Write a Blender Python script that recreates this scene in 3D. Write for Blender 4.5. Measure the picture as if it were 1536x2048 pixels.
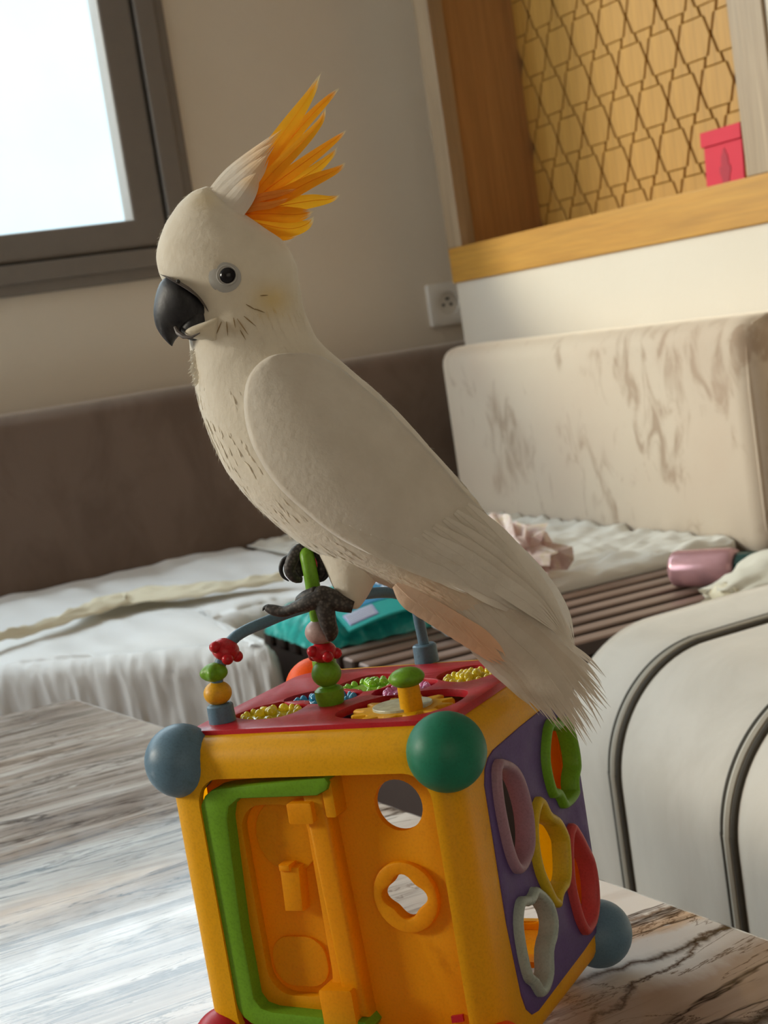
import bpy, bmesh, math, random
from mathutils import Vector, Matrix, noise
from mathutils.bvhtree import BVHTree

# ------------------------------------------------------------------ scene reset
for o in list(bpy.data.objects):
    bpy.data.objects.remove(o, do_unlink=True)
S = bpy.context.scene
COL = S.collection
rnd = random.Random(7)

# ------------------------------------------------------------------ camera
def rad(a): return math.radians(a)
PITCH, ROLL, YAW, FPX, W, H = rad(7.0), rad(8.7), rad(24.0), 3000.0, 1536, 2048
CAMPOS = Vector((0, 0, 0.82))
f0 = Vector((math.sin(YAW), math.cos(YAW), 0)); r0 = Vector((math.cos(YAW), -math.sin(YAW), 0)); z0 = Vector((0, 0, 1))
FW = f0 * math.cos(PITCH) - z0 * math.sin(PITCH)
up_ = z0 * math.cos(PITCH) + f0 * math.sin(PITCH)
CR = r0 * math.cos(ROLL) - up_ * math.sin(ROLL)
CU = r0 * math.sin(ROLL) + up_ * math.cos(ROLL)
cam = bpy.data.cameras.new('camera')
cam.sensor_fit = 'AUTO'; cam.sensor_width = 36.0; cam.lens = FPX / H * 36.0
cam.clip_start = 0.02; cam.clip_end = 100
cam.dof.use_dof = True; cam.dof.focus_distance = 0.68; cam.dof.aperture_fstop = 24
co = bpy.data.objects.new('camera', cam); COL.objects.link(co)
co.matrix_world = Matrix((( CR.x, CU.x, -FW.x, CAMPOS.x), (CR.y, CU.y, -FW.y, CAMPOS.y), (CR.z, CU.z, -FW.z, CAMPOS.z), (0, 0, 0, 1)))
S.camera = co

# ------------------------------------------------------------------ world, sun, daylight
wd = bpy.data.worlds.new('sky'); S.world = wd; wd.use_nodes = True
bg = wd.node_tree.nodes['Background']
bg.inputs[0].default_value = (0.84, 0.93, 1.0, 1); bg.inputs[1].default_value = 7.0
sun = bpy.data.lights.new('sun', 'SUN'); sun.energy = 2.6; sun.angle = rad(11); sun.color = (1.0, 0.90, 0.72)
so = bpy.data.objects.new('sun', sun); COL.objects.link(so)
so.rotation_euler = Vector((0.865, -0.50, -0.33)).to_track_quat('-Z', 'Y').to_euler()
def portal(name, loc, rot, sx, sy):
    l = bpy.data.lights.new(name, 'AREA'); l.shape = 'RECTANGLE'; l.size = sx; l.size_y = sy
    l.cycles.is_portal = True
    o = bpy.data.objects.new(name, l); COL.objects.link(o); o.location = loc; o.rotation_euler = rot
portal('window_daylight', (-0.4, 3.16, 1.62), (rad(-90), 0, 0), 2.8, 1.25)
portal('side_window_daylight', (-2.62, 2.5, 1.55), (0, rad(-90), 0), 1.7, 0.9)
fill = bpy.data.lights.new('rear_fill', 'AREA'); fill.shape = 'RECTANGLE'; fill.size = 2.4; fill.size_y = 1.7
fill.energy = 12; fill.color = (1.0, 0.86, 0.68)          # warm fill lamp added behind the viewer, no window there
fo = bpy.data.objects.new('rear_fill', fill); COL.objects.link(fo); fo.location = (-0.7, -1.97, 1.45); fo.rotation_euler = (rad(90), 0, 0)
S.view_settings.view_transform = 'Standard'; S.view_settings.look = 'None'
S.view_settings.exposure = 0.0; S.view_settings.gamma = 1.0; S.view_settings.use_curve_mapping = False
S.cycles.use_denoising = True
S.cycles.max_bounces = 12; S.cycles.diffuse_bounces = 8; S.cycles.transparent_max_bounces = 16
S.cycles.caustics_reflective = False; S.cycles.caustics_refractive = False
S.cycles.sample_clamp_indirect = 6.0

# ------------------------------------------------------------------ helpers
def at(px, py, axis, val):
    d = FW + CR * ((px - W / 2) / FPX) - CU * ((py - H / 2) / FPX)
    return CAMPOS + d * ((val - CAMPOS[axis]) / d[axis])
def lerp(a, b, t): return a + (b - a) * t
def tag(o, label=None, cat=None, group=None, kind=None):
    if label: o['label'] = label
    if cat: o['category'] = cat
    if group: o['group'] = group
    if kind: o['kind'] = kind
    return o
def mesh(name, verts, faces, smooth=True, tint=None):
    me = bpy.data.meshes.new(name)
    me.from_pydata([tuple(v) for v in verts], [], [tuple(f) for f in faces])
    if smooth:
        me.polygons.foreach_set('use_smooth', [True] * len(me.polygons))
    if tint:
        a = me.attributes.new('tint', 'FLOAT_COLOR', 'POINT')
        for i, c in enumerate(tint): a.data[i].color = (c[0], c[1], c[2], 1)
    me.update(); return me
def link(name, me, mat=None, parent=None):
    o = bpy.data.objects.new(name, me); COL.objects.link(o)
    if mat and not me.materials: me.materials.append(mat)
    if parent: o.parent = parent
    return o
def fixn(me):
    bm = bmesh.new(); bm.from_mesh(me); bmesh.ops.recalc_face_normals(bm, faces=bm.faces); bm.to_mesh(me); bm.free(); me.update()
def part(name, vf, mat, parent=None, smooth=True, off=None, tint=None, sharp=40, recalc=True):
    v, f = vf
    if off is not None: v = [Vector(p) - off for p in v]
    me = mesh(name, v, f, smooth, tint)
    if recalc: fixn(me)
    if smooth and sharp and sharp < 180: me.set_sharp_from_angle(angle=rad(sharp))
    return link(name, me, mat, parent)
def thing(name, loc, label, cat, group=None, mat4=None):
    o = bpy.data.objects.new(name, None); COL.objects.link(o); o.empty_display_size = 0.02
    if mat4 is not None: o.matrix_world = mat4
    else: o.location = loc
    return tag(o, label, cat, group)
def join(*vfs):
    V, F = [], []
    for v, f in vfs:
        n = len(V); V += list(v); F += [tuple(i + n for i in q) for q in f]
    return V, F
def from_bm(bm):
    bm.verts.ensure_lookup_table(); bm.verts.index_update()
    r = [v.co.copy() for v in bm.verts], [tuple(v.index for v in f.verts) for f in bm.faces]
    bm.free(); return r
def box(lo, hi, bevel=0.0, seg=2):
    bm = bmesh.new(); bmesh.ops.create_cube(bm, size=1)
    for v in bm.verts:
        v.co = Vector([lerp(lo[i], hi[i], v.co[i] + 0.5) for i in range(3)])
    if bevel: bmesh.ops.bevel(bm, geom=list(bm.edges), offset=bevel, segments=seg, profile=0.5, affect='EDGES')
    return from_bm(bm)
def catmull(pts, n, closed=False):
    pts = [Vector(p) if len(p) == 3 else Vector((p[0], p[1], 0)) for p in pts]; out = []; m = len(pts)
    segs = m if closed else m - 1
    for k in range(n):
        t = k / (n if closed else n - 1) * segs
        i = min(int(t), segs - 1); u = t - i
        g = (lambda j: pts[j % m]) if closed else (lambda j: pts[max(0, min(m - 1, j))])
        a, b, c, d = g(i - 1), g(i), g(i + 1), g(i + 2)
        out.append(0.5 * ((2 * b) + (c - a) * u + (2 * a - 5 * b + 4 * c - d) * u * u + (3 * b - a - 3 * c + d) * u ** 3))
    return out
def curve1(vals, n):
    return [p.x for p in catmull([(v, 0, 0) for v in vals], n)]
def tube(path, radii, seg=10, cap=True, ref=None):
    path = [Vector(p) for p in path]; n = len(path)
    if not hasattr(radii, '__len__'): radii = [radii] * n
    V, F = [], []; prev = None
    for i, p in enumerate(path):
        t = (path[min(i + 1, n - 1)] - path[max(i - 1, 0)]).normalized()
        if prev is None:
            a = Vector(ref) if ref else (Vector((0, 0, 1)) if abs(t.z) < 0.9 else Vector((1, 0, 0)))
        else: a = prev
        a = (a - t * a.dot(t)).normalized(); prev = a; b = t.cross(a)
        for k in range(seg):
            q = 2 * math.pi * k / seg
            V.append(p + (a * math.cos(q) + b * math.sin(q)) * radii[i])
    for i in range(n - 1):
        for k in range(seg):
            F.append((i * seg + k, i * seg + (k + 1) % seg, (i + 1) * seg + (k + 1) % seg, (i + 1) * seg + k))
    if cap:
        F.append(tuple(range(seg))[::-1]); F.append(tuple((n - 1) * seg + k for k in range(seg)))
    return V, F
def ball(c, r, seg=24, rings=14, sx=1, sy=1, sz=1, bumps=0, amp=0.0, lat=0.8):
    V, F = [], []; c = Vector(c)
    for i in range(rings + 1):
        th = math.pi * i / rings
        for k in range(seg):
            ph = 2 * math.pi * k / seg
            m = 1 + amp * (math.sin(th) ** 2) * math.cos(bumps * ph) if bumps else 1
            V.append(c + Vector((r * sx * m * math.sin(th) * math.cos(ph), r * sy * m * math.sin(th) * math.sin(ph), r * sz * math.cos(th))))
    for i in range(rings):
        for k in range(seg):
            F.append((i * seg + k, (i + 1) * seg + k, (i + 1) * seg + (k + 1) % seg, i * seg + (k + 1) % seg))
    return V, F
def lathe(prof, seg=24, c=(0, 0, 0), bumps=0, amp=0):
    V, F = [], []; n = len(prof)
    for r, z in prof:
        for k in range(seg):
            a = 2 * math.pi * k / seg; rr = r * (1 + amp * math.cos(bumps * a))
            V.append(Vector(c) + Vector((rr * math.cos(a), rr * math.sin(a), z)))
    for i in range(n - 1):
        for k in range(seg):
            F.append((i * seg + k, i * seg + (k + 1) % seg, (i + 1) * seg + (k + 1) % seg, (i + 1) * seg + k))
    F.append(tuple(range(seg))[::-1]); F.append(tuple((n - 1) * seg + k for k in range(seg)))
    return V, F
def rrect(x0, y0, x1, y1, r, n=6):
    out = []
    for cx, cy, a in ((x1 - r, y1 - r, 0), (x0 + r, y1 - r, 90), (x0 + r, y0 + r, 180), (x1 - r, y0 + r, 270)):
        for k in range(n + 1):
            t = rad(a + 90 * k / n); out.append((cx + r * math.cos(t), cy + r * math.sin(t)))
    return out
def plate(outer, holes, zlo, zhi, put, bevel=0.0, seg=2):
    """flat sheet with holes, given thickness; put(x, y, z) places a point"""
    bm = bmesh.new(); edges = []
    for lp in [outer] + list(holes):
        vs = [bm.verts.new((x, y, zlo)) for x, y in lp]
        edges += [bm.edges.new((vs[i], vs[(i + 1) % len(vs)])) for i in range(len(vs))]
    bmesh.ops.triangle_fill(bm, use_beauty=True, edges=edges)
    if zhi != zlo:
        r = bmesh.ops.extrude_face_region(bm, geom=list(bm.faces))
        for v in [g for g in r['geom'] if isinstance(g, bmesh.types.BMVert)]: v.co.z = zhi
        if bevel:
            bm.normal_update()
            es = [e for e in bm.edges if all(abs(v.co.z - zhi) < 1e-7 for v in e.verts) and any(abs(f.normal.z) < 0.5 for f in e.link_faces)]
            bmesh.ops.bevel(bm, geom=es, offset=bevel, segments=seg, profile=0.5, affect='EDGES', clamp_overlap=True)
    bmesh.ops.recalc_face_normals(bm, faces=bm.faces)
    for v in bm.verts: v.co = Vector(put(*v.co))
    return from_bm(bm)
def grid(fn, nu, nv):
    V = [fn(i / (nu - 1), j / (nv - 1)) for i in range(nu) for j in range(nv)]
    F = [(i * nv + j, i * nv + j + 1, (i + 1) * nv + j + 1, (i + 1) * nv + j) for i in range(nu - 1) for j in range(nv - 1)]
    return V, F
def thick(vf, t):
    """give a sheet thickness t on its back side"""
    v, f = vf; me = mesh('tmp', v, f); bm = bmesh.new(); bm.from_mesh(me); bpy.data.meshes.remove(me)
    bmesh.ops.recalc_face_normals(bm, faces=bm.faces)
    bmesh.ops.solidify(bm, geom=list(bm.faces), thickness=t)
    return from_bm(bm)
def xf(vf, M): return [M @ Vector(p) for p in vf[0]], vf[1]
def ns(p, s, seed=0.0): return noise.noise(Vector((p[0] * s + seed, p[1] * s - seed, p[2] * s + 2.3 * seed)))

# ------------------------------------------------------------------ materials
class NT:
    def __init__(s, name):
        s.m = bpy.data.materials.new(name); s.m.use_nodes = True; s.t = s.m.node_tree; s.t.nodes.clear()
        s.out = s.add('ShaderNodeOutputMaterial')
    def add(s, k, **kw):
        n = s.t.nodes.new(k)
        for a, b in kw.items(): setattr(n, a, b)
        return n
    def set(s, n, i, v):
        if hasattr(v, 'is_output') or isinstance(v, bpy.types.NodeSocket): s.t.links.new(v, n.inputs[i])
        else:
            sk = n.inputs[i]
            sk.default_value = (*v, 1) if (isinstance(v, tuple) and len(v) == 3 and sk.type == 'RGBA') else v
    def n(s, k, ins=None, **kw):
        n = s.add(k, **kw)
        for i, v in (ins or {}).items(): s.set(n, i, v)
        return n
    def coord(s, scale=(1, 1, 1), rot=(0, 0, 0), kind='Object'):
        c = s.add('ShaderNodeTexCoord')
        return s.n('ShaderNodeMapping', {'Vector': c.outputs[kind], 'Scale': scale, 'Rotation': rot}).outputs[0]
    def noise(s, vec, scale, detail=4, rough=0.55, dist=0.0):
        return s.n('ShaderNodeTexNoise', {'Vector': vec, 'Scale': scale, 'Detail': detail, 'Roughness': rough, 'Distortion': dist}).outputs[0]
    def ramp(s, fac, stops):
        r = s.add('ShaderNodeValToRGB'); s.t.links.new(fac, r.inputs[0]); e = r.color_ramp.elements
        while len(e) < len(stops): e.new(0.5)
        for k, (p, c) in enumerate(stops): e[k].position = p; e[k].color = (*c, 1) if len(c) == 3 else c
        return r.outputs[0]
    def mix(s, fac, a, b, mode='MIX'):
        m = s.add('ShaderNodeMix', data_type='RGBA', blend_type=mode)
        s.set(m, 0, fac); s.set(m, 6, a); s.set(m, 7, b); return m.outputs[2]
    def bump(s, h, strength, dist=0.01):
        return s.n('ShaderNodeBump', {'Strength': strength, 'Distance': dist, 'Height': h}).outputs[0]
    def bsdf(s, color, rough=0.5, normal=None, trans=0.0, tcol=None, **ins):
        b = s.add('ShaderNodeBsdfPrincipled'); s.set(b, 'Base Color', color); s.set(b, 'Roughness', rough)
        for k, v in ins.items(): s.set(b, k.replace('_', ' '), v)
        if normal is not None: s.set(b, 'Normal', normal)
        o = b.outputs[0]
        if trans:
            t = s.n('ShaderNodeBsdfTranslucent', {'Color': tcol if tcol is not None else color})
            o = s.n('ShaderNodeMixShader', {0: trans, 1: o, 2: t.outputs[0]}).outputs[0]
        s.t.links.new(o, s.out.inputs[0]); return s.m
def simple(name, col, rough=0.45, var=0.06, scale=30, bump=0.0, trans=0.0, tcol=None, **kw):
    t = NT(name); v = t.coord(); n = t.noise(v, scale)
    c = t.mix(n, tuple(x * (1 - var) for x in col), tuple(min(1, x * (1 + var)) for x in col))
    nm = t.bump(t.noise(v, scale * 3), bump, 0.002) if bump else None
    return t.bsdf(c, rough, nm, trans, tcol, **kw)
def plastic(name, col, rough=0.32, trans=0.12, tcol=None):
    """moulded toy plastic: fine speckle, scuffs and a little light passing through"""
    t = NT(name); v = t.coord()
    sp = t.ramp(t.noise(v, 900, 2), [(0.30, (0.86, 0.86, 0.86)), (0.55, (1, 1, 1))])
    sc = t.ramp(t.noise(v, 60, 6, 0.7), [(0.28, (0.78, 0.76, 0.72)), (0.40, (1, 1, 1))])
    c = t.mix(1.0, t.mix(1.0, col, sp, 'MULTIPLY'), sc, 'MULTIPLY')
    rg = t.ramp(t.noise(v, 90, 5, 0.7), [(0.3, (rough + 0.18,) * 3), (0.7, (rough,) * 3)])
    return t.bsdf(c, rg, t.bump(t.noise(v, 1400, 2), 0.06, 0.0004), trans, tcol, Specular_IOR_Level=0.28)

def m_wall():
    t = NT('wall_plaster'); v = t.coord()
    c = t.mix(t.noise(v, 2.2, 5), (0.60, 0.52, 0.42), (0.68, 0.61, 0.51))
    h = t.mix(0.5, t.noise(v, 60, 6), t.noise(v, 9, 5))
    return t.bsdf(c, 0.75, t.bump(h, 0.25, 0.006))
def m_velvet(name, a, b, sheen=0.5):
    t = NT(name); v = t.coord()
    n = t.ramp(t.noise(t.coord(scale=(1, 1, 0.55)), 9, 5, 0.62, 0.6), [(0.38, a), (0.60, b)])
    fine = t.noise(v, 700, 2)
    return t.bsdf(n, 0.85, t.bump(t.mix(0.85, fine, t.noise(v, 12, 4)), 0.25, 0.004), 0, None, Sheen_Weight=sheen, Sheen_Roughness=0.5, Sheen_Tint=(1.0, 0.90, 0.76, 1), Specular_IOR_Level=0.1)
def m_velvet_lit(name, base, mark):
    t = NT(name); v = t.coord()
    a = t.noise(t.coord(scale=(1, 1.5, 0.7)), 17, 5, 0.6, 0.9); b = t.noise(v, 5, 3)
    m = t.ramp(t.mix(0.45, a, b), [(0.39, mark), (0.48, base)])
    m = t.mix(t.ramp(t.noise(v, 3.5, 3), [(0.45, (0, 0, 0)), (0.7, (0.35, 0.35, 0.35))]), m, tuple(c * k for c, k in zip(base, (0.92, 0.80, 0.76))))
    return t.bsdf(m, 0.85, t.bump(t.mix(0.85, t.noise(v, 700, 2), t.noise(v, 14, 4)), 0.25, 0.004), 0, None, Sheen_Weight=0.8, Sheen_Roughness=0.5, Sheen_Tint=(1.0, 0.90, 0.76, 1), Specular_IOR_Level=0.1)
def m_cloth(name, a, b, weave=900, trans=0.15):
    t = NT(name); v = t.coord()
    c = t.mix(t.noise(v, 6, 5), a, b)
    return t.bsdf(c, 0.9, t.bump(t.mix(0.7, t.noise(v, weave, 2), t.noise(v, 25, 5)), 0.3, 0.003), trans, None, Specular_IOR_Level=0.15)
def m_wood(name, a, b, axis=1, rough=0.5):
    t = NT(name); s = [14, 14, 14]; s[axis] = 0.9
    v = t.coord(scale=tuple(s)); g = t.noise(v, 2.0, 8, 0.65, 1.2)
    s2 = [160, 160, 160]; s2[axis] = 5
    f = t.noise(t.coord(scale=tuple(s2)), 1.0, 3)
    c = t.mix(1.0, t.ramp(g, [(0.3, a), (0.7, b)]), t.ramp(f, [(0.3, (0.8, 0.8, 0.8)), (0.6, (1, 1, 1))]), 'MULTIPLY')
    return t.bsdf(c, rough, t.bump(f, 0.12, 0.001))
def m_marble():
    t = NT('veined_marble'); rot = (0, 0, rad(7))
    lo = t.noise(t.coord(scale=(0.8, 7.0, 1), rot=rot), 3.2, 9, 0.70, 0.9)
    base = t.ramp(lo, [(0.34, (0.22, 0.185, 0.17)), (0.50, (0.42, 0.37, 0.335)), (0.66, (0.68, 0.66, 0.64))])
    warm = t.ramp(t.noise(t.coord(scale=(0.8, 2.6, 1), rot=rot), 3.2, 5), [(0.54, (1, 1, 1)), (0.70, (0.93, 0.74, 0.57))])
    base = t.mix(1.0, base, warm, 'MULTIPLY')
    def vein(sc, k, w, dark, seedrot, dist=0.5):
        n = t.noise(t.coord(scale=sc, rot=(0, 0, seedrot)), k, 7, 0.62, dist)
        d = t.n('ShaderNodeMath', {0: n, 1: 0.5}, operation='SUBTRACT').outputs[0]
        d = t.n('ShaderNodeMath', {0: d}, operation='ABSOLUTE').outputs[0]
        return t.ramp(d, [(0.0, dark), (w, (1, 1, 1))])
    sx = t.n('ShaderNodeSeparateXYZ', {0: t.coord()}).outputs[0]
    side = t.n('ShaderNodeMapRange', {0: sx, 1: 0.46, 2: 0.56}).outputs[0]        # the slab turns calmer and bolder towards one end
    one = (1.0, 1.0, 1.0)
    calm = t.ramp(t.noise(t.coord(scale=(0.7, 3.0, 1), rot=rot), 4.0, 6, 0.6, 0.4), [(0.32, (0.50, 0.42, 0.36)), (0.52, (0.74, 0.70, 0.66))])
    base = t.mix(side, base, calm)
    fine = t.mix(1.0, vein((0.7, 6.0, 1), 3.4, 0.022, (0.22, 0.20, 0.20), rad(7), 1.0), vein((0.9, 8.0, 1), 4.6, 0.018, (0.38, 0.35, 0.34), rad(4), 1.0), 'MULTIPLY')
    base = t.mix(1.0, base, t.mix(side, fine, one), 'MULTIPLY')
    bold = t.mix(1.0, vein((0.7, 2.6, 1), 1.7, 0.013, (0.08, 0.055, 0.045), rad(9), 0.8), vein((1.5, 3.5, 1), 3.0, 0.008, (0.28, 0.22, 0.18), rad(24), 1.4), 'MULTIPLY')
    base = t.mix(1.0, base, t.mix(side, one, bold), 'MULTIPLY')
    def mth(op, a, b=0.0): return t.n('ShaderNodeMath', {0: a, 1: b}, operation=op).outputs[0]
    sy = t.n('ShaderNodeSeparateXYZ', {0: t.coord()}).outputs[1]
    def streak(y0, k, w, amp, dark, sc=(9, 3, 1)):
        n = t.noise(t.coord(scale=sc), 2.5, 6, 0.65)
        d = mth('ABSOLUTE', mth('ADD', mth('SUBTRACT', mth('SUBTRACT', sy, y0), mth('MULTIPLY', mth('SUBTRACT', sx, 0.535), k)), mth('MULTIPLY', mth('SUBTRACT', n, 0.5), amp)))
        return t.mix(side, one, t.ramp(d, [(0.0, dark), (w, dark), (w * 1.9, (1, 1, 1))]))
    for q in (streak(-0.191, -0.03, 0.0022, 0.030, (0.10, 0.07, 0.055)), streak(-0.272, -0.12, 0.0030, 0.035, (0.12, 0.085, 0.065)), streak(-0.222, 0.35, 0.0016, 0.040, (0.16, 0.11, 0.085), (14, 14, 1)),
              streak(-0.156, -0.10, 0.0060, 0.030, (0.86, 0.66, 0.50)), streak(-0.143, -0.06, 0.0009, 0.034, (0.30, 0.22, 0.17)), streak(-0.245, -0.05, 0.022, 0.05, (0.62, 0.48, 0.39))):
        base = t.mix(1.0, base, q, 'MULTIPLY')
    fl = t.ramp(t.noise(t.coord(scale=(0.7, 2.2, 1), rot=rot), 34, 3, 0.5, 0.4), [(0.68, (0, 0, 0)), (0.74, (0.8, 0.8, 0.8))])
    base = t.mix(fl, base, (0.80, 0.79, 0.78))
    sm = t.noise(t.coord(), 26, 6, 0.7)
    rg = t.ramp(sm, [(0.40, (0.05, 0.05, 0.05)), (0.75, (0.16, 0.16, 0.16))])
    return t.bsdf(base, rg, t.bump(t.noise(t.coord(), 9, 3), 0.01, 0.01), Specular_IOR_Level=0.26)
def m_tint(name, trans=0.25, rough=0.75, bump=0.2, scale=300, sheen=0.2):
    """feathers: colour comes from each feather's own pigment (vertex tint)"""
    t = NT(name); a = t.add('ShaderNodeAttribute', attribute_name='tint'); v = t.coord()
    c = t.mix(1.0, a.outputs[0], t.ramp(t.noise(v, scale * 0.25, 4), [(0.25, (0.90, 0.89, 0.87)), (0.65, (1, 1, 1))]), 'MULTIPLY')
    return t.bsdf(c, rough, t.bump(t.noise(v, scale, 4), bump, 0.002), trans, None, Sheen_Weight=sheen, Specular_IOR_Level=0.2)
def m_glass():
    t = NT('window_glass'); tr = t.n('ShaderNodeBsdfTransparent', {0: (0.95, 0.98, 0.98, 1)})
    g = t.n('ShaderNodeBsdfGlossy', {0: (1, 1, 1, 1), 1: 0.02})
    m = t.n('ShaderNodeMixShader', {0: 0.05, 1: tr.outputs[0], 2: g.outputs[0]})
    t.t.links.new(m.outputs[0], t.out.inputs[0]); return t.m
def m_gel(name, col):
    t = NT(name)
    return t.bsdf(col, 0.12, None, 0.45, None, Specular_IOR_Level=0.9, Coat_Weight=0.6)

M = dict(
    wall=m_wall(), floor=m_wood('floor_board', (0.20, 0.13, 0.08), (0.32, 0.22, 0.14), 0), ceil=simple('ceiling_paint', (0.78, 0.74, 0.68), 0.9),
    alu=simple('window_aluminium', (0.165, 0.140, 0.118), 0.5, 0.08, 40), gasket=simple('gasket', (0.03, 0.03, 0.03), 0.6), glass=m_glass(),
    velvet=m_velvet('shaded_velvet', (0.13, 0.088, 0.068), (0.165, 0.115, 0.09), 0.5), velvet_lit=m_velvet_lit('sunlit_velvet', (0.53, 0.44, 0.345), (0.33, 0.24, 0.17)), bench=m_velvet('beige_velvet', (0.60, 0.55, 0.475), (0.68, 0.63, 0.555), 1.0),
    pipe=simple('piping_dark', (0.060, 0.050, 0.036), 0.8), pipel=simple('piping_light', (0.52, 0.48, 0.40), 0.8),
    sheet=m_cloth('white_sheet', (0.80, 0.80, 0.80), (0.87, 0.87, 0.87)), sheet2=m_cloth('pale_sheet', (0.74, 0.72, 0.66), (0.88, 0.86, 0.80)),
    cream=m_cloth('cream_cotton', (0.72, 0.64, 0.47), (0.82, 0.76, 0.60)), sack=m_cloth('sack_cotton', (0.70, 0.66, 0.55), (0.84, 0.80, 0.70), 500),
    slat=m_wood('slat_wood', (0.21, 0.13, 0.10), (0.32, 0.21, 0.165), 0, 0.38), dark=simple('dark_wood', (0.055, 0.032, 0.024), 0.6),
    oak=m_wood('oak_rail', (0.44, 0.20, 0.022), (0.56, 0.285, 0.040), 1), oakv=m_wood('oak_stile_shaded', (0.30, 0.205, 0.12), (0.40, 0.29, 0.18), 2),
    cheek=m_wood('oak_cheek', (0.36, 0.18, 0.07), (0.46, 0.25, 0.10), 2), tile=m_wood('carved_tile', (0.43, 0.215, 0.034), (0.50, 0.265, 0.050), 2), groove=simple('groove_shade', (0.045, 0.026, 0.010), 0.9),
    marble=m_marble(), edge=simple('marble_edge', (0.62, 0.55, 0.48), 0.3), red_paper=simple('red_paper', (0.56, 0.010, 0.035), 0.7), red_dark=simple('dark_red_print', (0.36, 0.012, 0.03), 0.7),
    socket=simple('socket_plastic', (0.72, 0.68, 0.62), 0.4), hole=simple('socket_hole', (0.02, 0.02, 0.02), 0.6),
    yellow=plastic('yellow_plastic', (0.80, 0.42, 0.003), 0.35, 0.22, (0.95, 0.42, 0.002)), panel=plastic('amber_plastic', (0.84, 0.42, 0.003), 0.4, 0.42, (1.0, 0.40, 0.001)),
    green=plastic('lime_plastic', (0.16, 0.36, 0.02), 0.3, 0.15), red=plastic('red_plastic', (0.42, 0.012, 0.022), 0.28, 0.05),
    purple=plastic('purple_plastic', (0.105, 0.062, 0.20), 0.5, 0.03), blue=plastic('slate_blue_plastic', (0.105, 0.19, 0.27), 0.3, 0.04),
    dgreen=plastic('deep_green_plastic', (0.010, 0.17, 0.095), 0.38, 0.03), orange=plastic('orange_plastic', (0.90, 0.16, 0.01), 0.35, 0.45, (1.0, 0.18, 0.005)),
    mauve=plastic('mauve_plastic', (0.34, 0.20, 0.26), 0.3, 0.1), grey=plastic('pale_grey_plastic', (0.36, 0.42, 0.38), 0.22, 0.1), coral=plastic('coral_plastic', (0.50, 0.06, 0.06), 0.35, 0.1),
    yellow2=plastic('lemon_plastic', (0.60, 0.42, 0.02), 0.3, 0.15), beadp=plastic('dusty_pink_plastic', (0.42, 0.30, 0.29), 0.35, 0.08), beady=plastic('amber_bead', (0.78, 0.40, 0.02), 0.35, 0.15), beadr=plastic('red_bead', (0.45, 0.012, 0.02), 0.2, 0.05),
    gel_y=m_gel('yellow_gel', (0.85, 0.72, 0.03)), gel_b=m_gel('blue_gel', (0.06, 0.40, 0.62)), gel_g=m_gel('green_gel', (0.40, 0.72, 0.06)), gel_p=m_gel('pink_gel', (0.80, 0.32, 0.58)),
    feather=m_tint('white_feather', 0.22, 0.75, 0.2, 300, 0.6), crest=m_tint('crest_feather', 0.62, 0.6, 0.15), down=m_tint('down_fuzz', 0.55, 0.8, 0.0, 300, 0.6), skin=simple('grey_skin', (0.40, 0.40, 0.385), 0.6), eye=simple('eye_black', (0.006, 0.005, 0.007), 0.18, Specular_IOR_Level=0.3), cere=simple('cere_grey', (0.09, 0.075, 0.07), 0.6, 0.3, 300),
    streak=simple('dark_streak', (0.26, 0.18, 0.08), 0.8),
)
def m_beak():
    t = NT('black_beak'); v = t.coord()
    c = t.ramp(t.noise(t.coord(scale=(1, 1, 0.4)), 160, 5, 0.7), [(0.35, (0.010, 0.011, 0.014)), (0.75, (0.045, 0.045, 0.05))])
    return t.bsdf(c, 0.5, t.bump(t.noise(v, 260, 5), 0.25, 0.001), Specular_IOR_Level=0.3)
def m_foot():
    t = NT('scaly_foot'); v = t.coord()
    vo = t.n('ShaderNodeTexVoronoi', {'Vector': v, 'Scale': 650}).outputs[0]
    c = t.ramp(vo, [(0.1, (0.085, 0.07, 0.062)), (0.6, (0.016, 0.013, 0.012))])
    return t.bsdf(c, 0.6, t.bump(vo, -0.8, 0.0012))
def m_sleeve():
    t = NT('wipes_film'); v = t.coord()
    n = t.noise(v, 38, 5, 0.6, 0.6)
    c = t.ramp(n, [(0.35, (0.01, 0.24, 0.22)), (0.52, (0.02, 0.40, 0.36)), (0.68, (0.18, 0.62, 0.58))])
    return t.bsdf(c, 0.25, t.bump(t.noise(v, 30, 4), 0.35, 0.01), 0.15)
def m_wrap():
    t = NT('crinkled_wrap'); v = t.coord(); n = t.noise(v, 40, 5, 0.6, 0.5)
    c = t.ramp(n, [(0.3, (0.55, 0.36, 0.34)), (0.5, (0.82, 0.70, 0.66)), (0.7, (0.70, 0.60, 0.40))])
    return t.bsdf(c, 0.25, t.bump(n, 0.4, 0.01), 0.35)
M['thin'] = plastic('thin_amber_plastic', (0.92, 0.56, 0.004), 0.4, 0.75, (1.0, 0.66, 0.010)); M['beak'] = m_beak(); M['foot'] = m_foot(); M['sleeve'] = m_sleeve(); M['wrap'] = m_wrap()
M['pink'] = simple('pink_metallic', (0.46, 0.25, 0.27), 0.22, 0.15, 50, Metallic=0.35); M['lid'] = simple('dark_green_lid', (0.012, 0.05, 0.045), 0.25)
M['tissue'] = m_cloth('white_film', (0.78, 0.79, 0.80), (0.88, 0.88, 0.86), 300, 0.3)
M['lab_blue'] = simple('label_blue', (0.02, 0.22, 0.42), 0.35); M['lab_white'] = simple('label_white', (0.62, 0.68, 0.80), 0.4); M['lab_violet'] = simple('label_violet', (0.40, 0.36, 0.62), 0.4); M['flap'] = simple('teal_flap', (0.015, 0.42, 0.40), 0.35, 0.1, 30, 0, 0.2)
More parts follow.
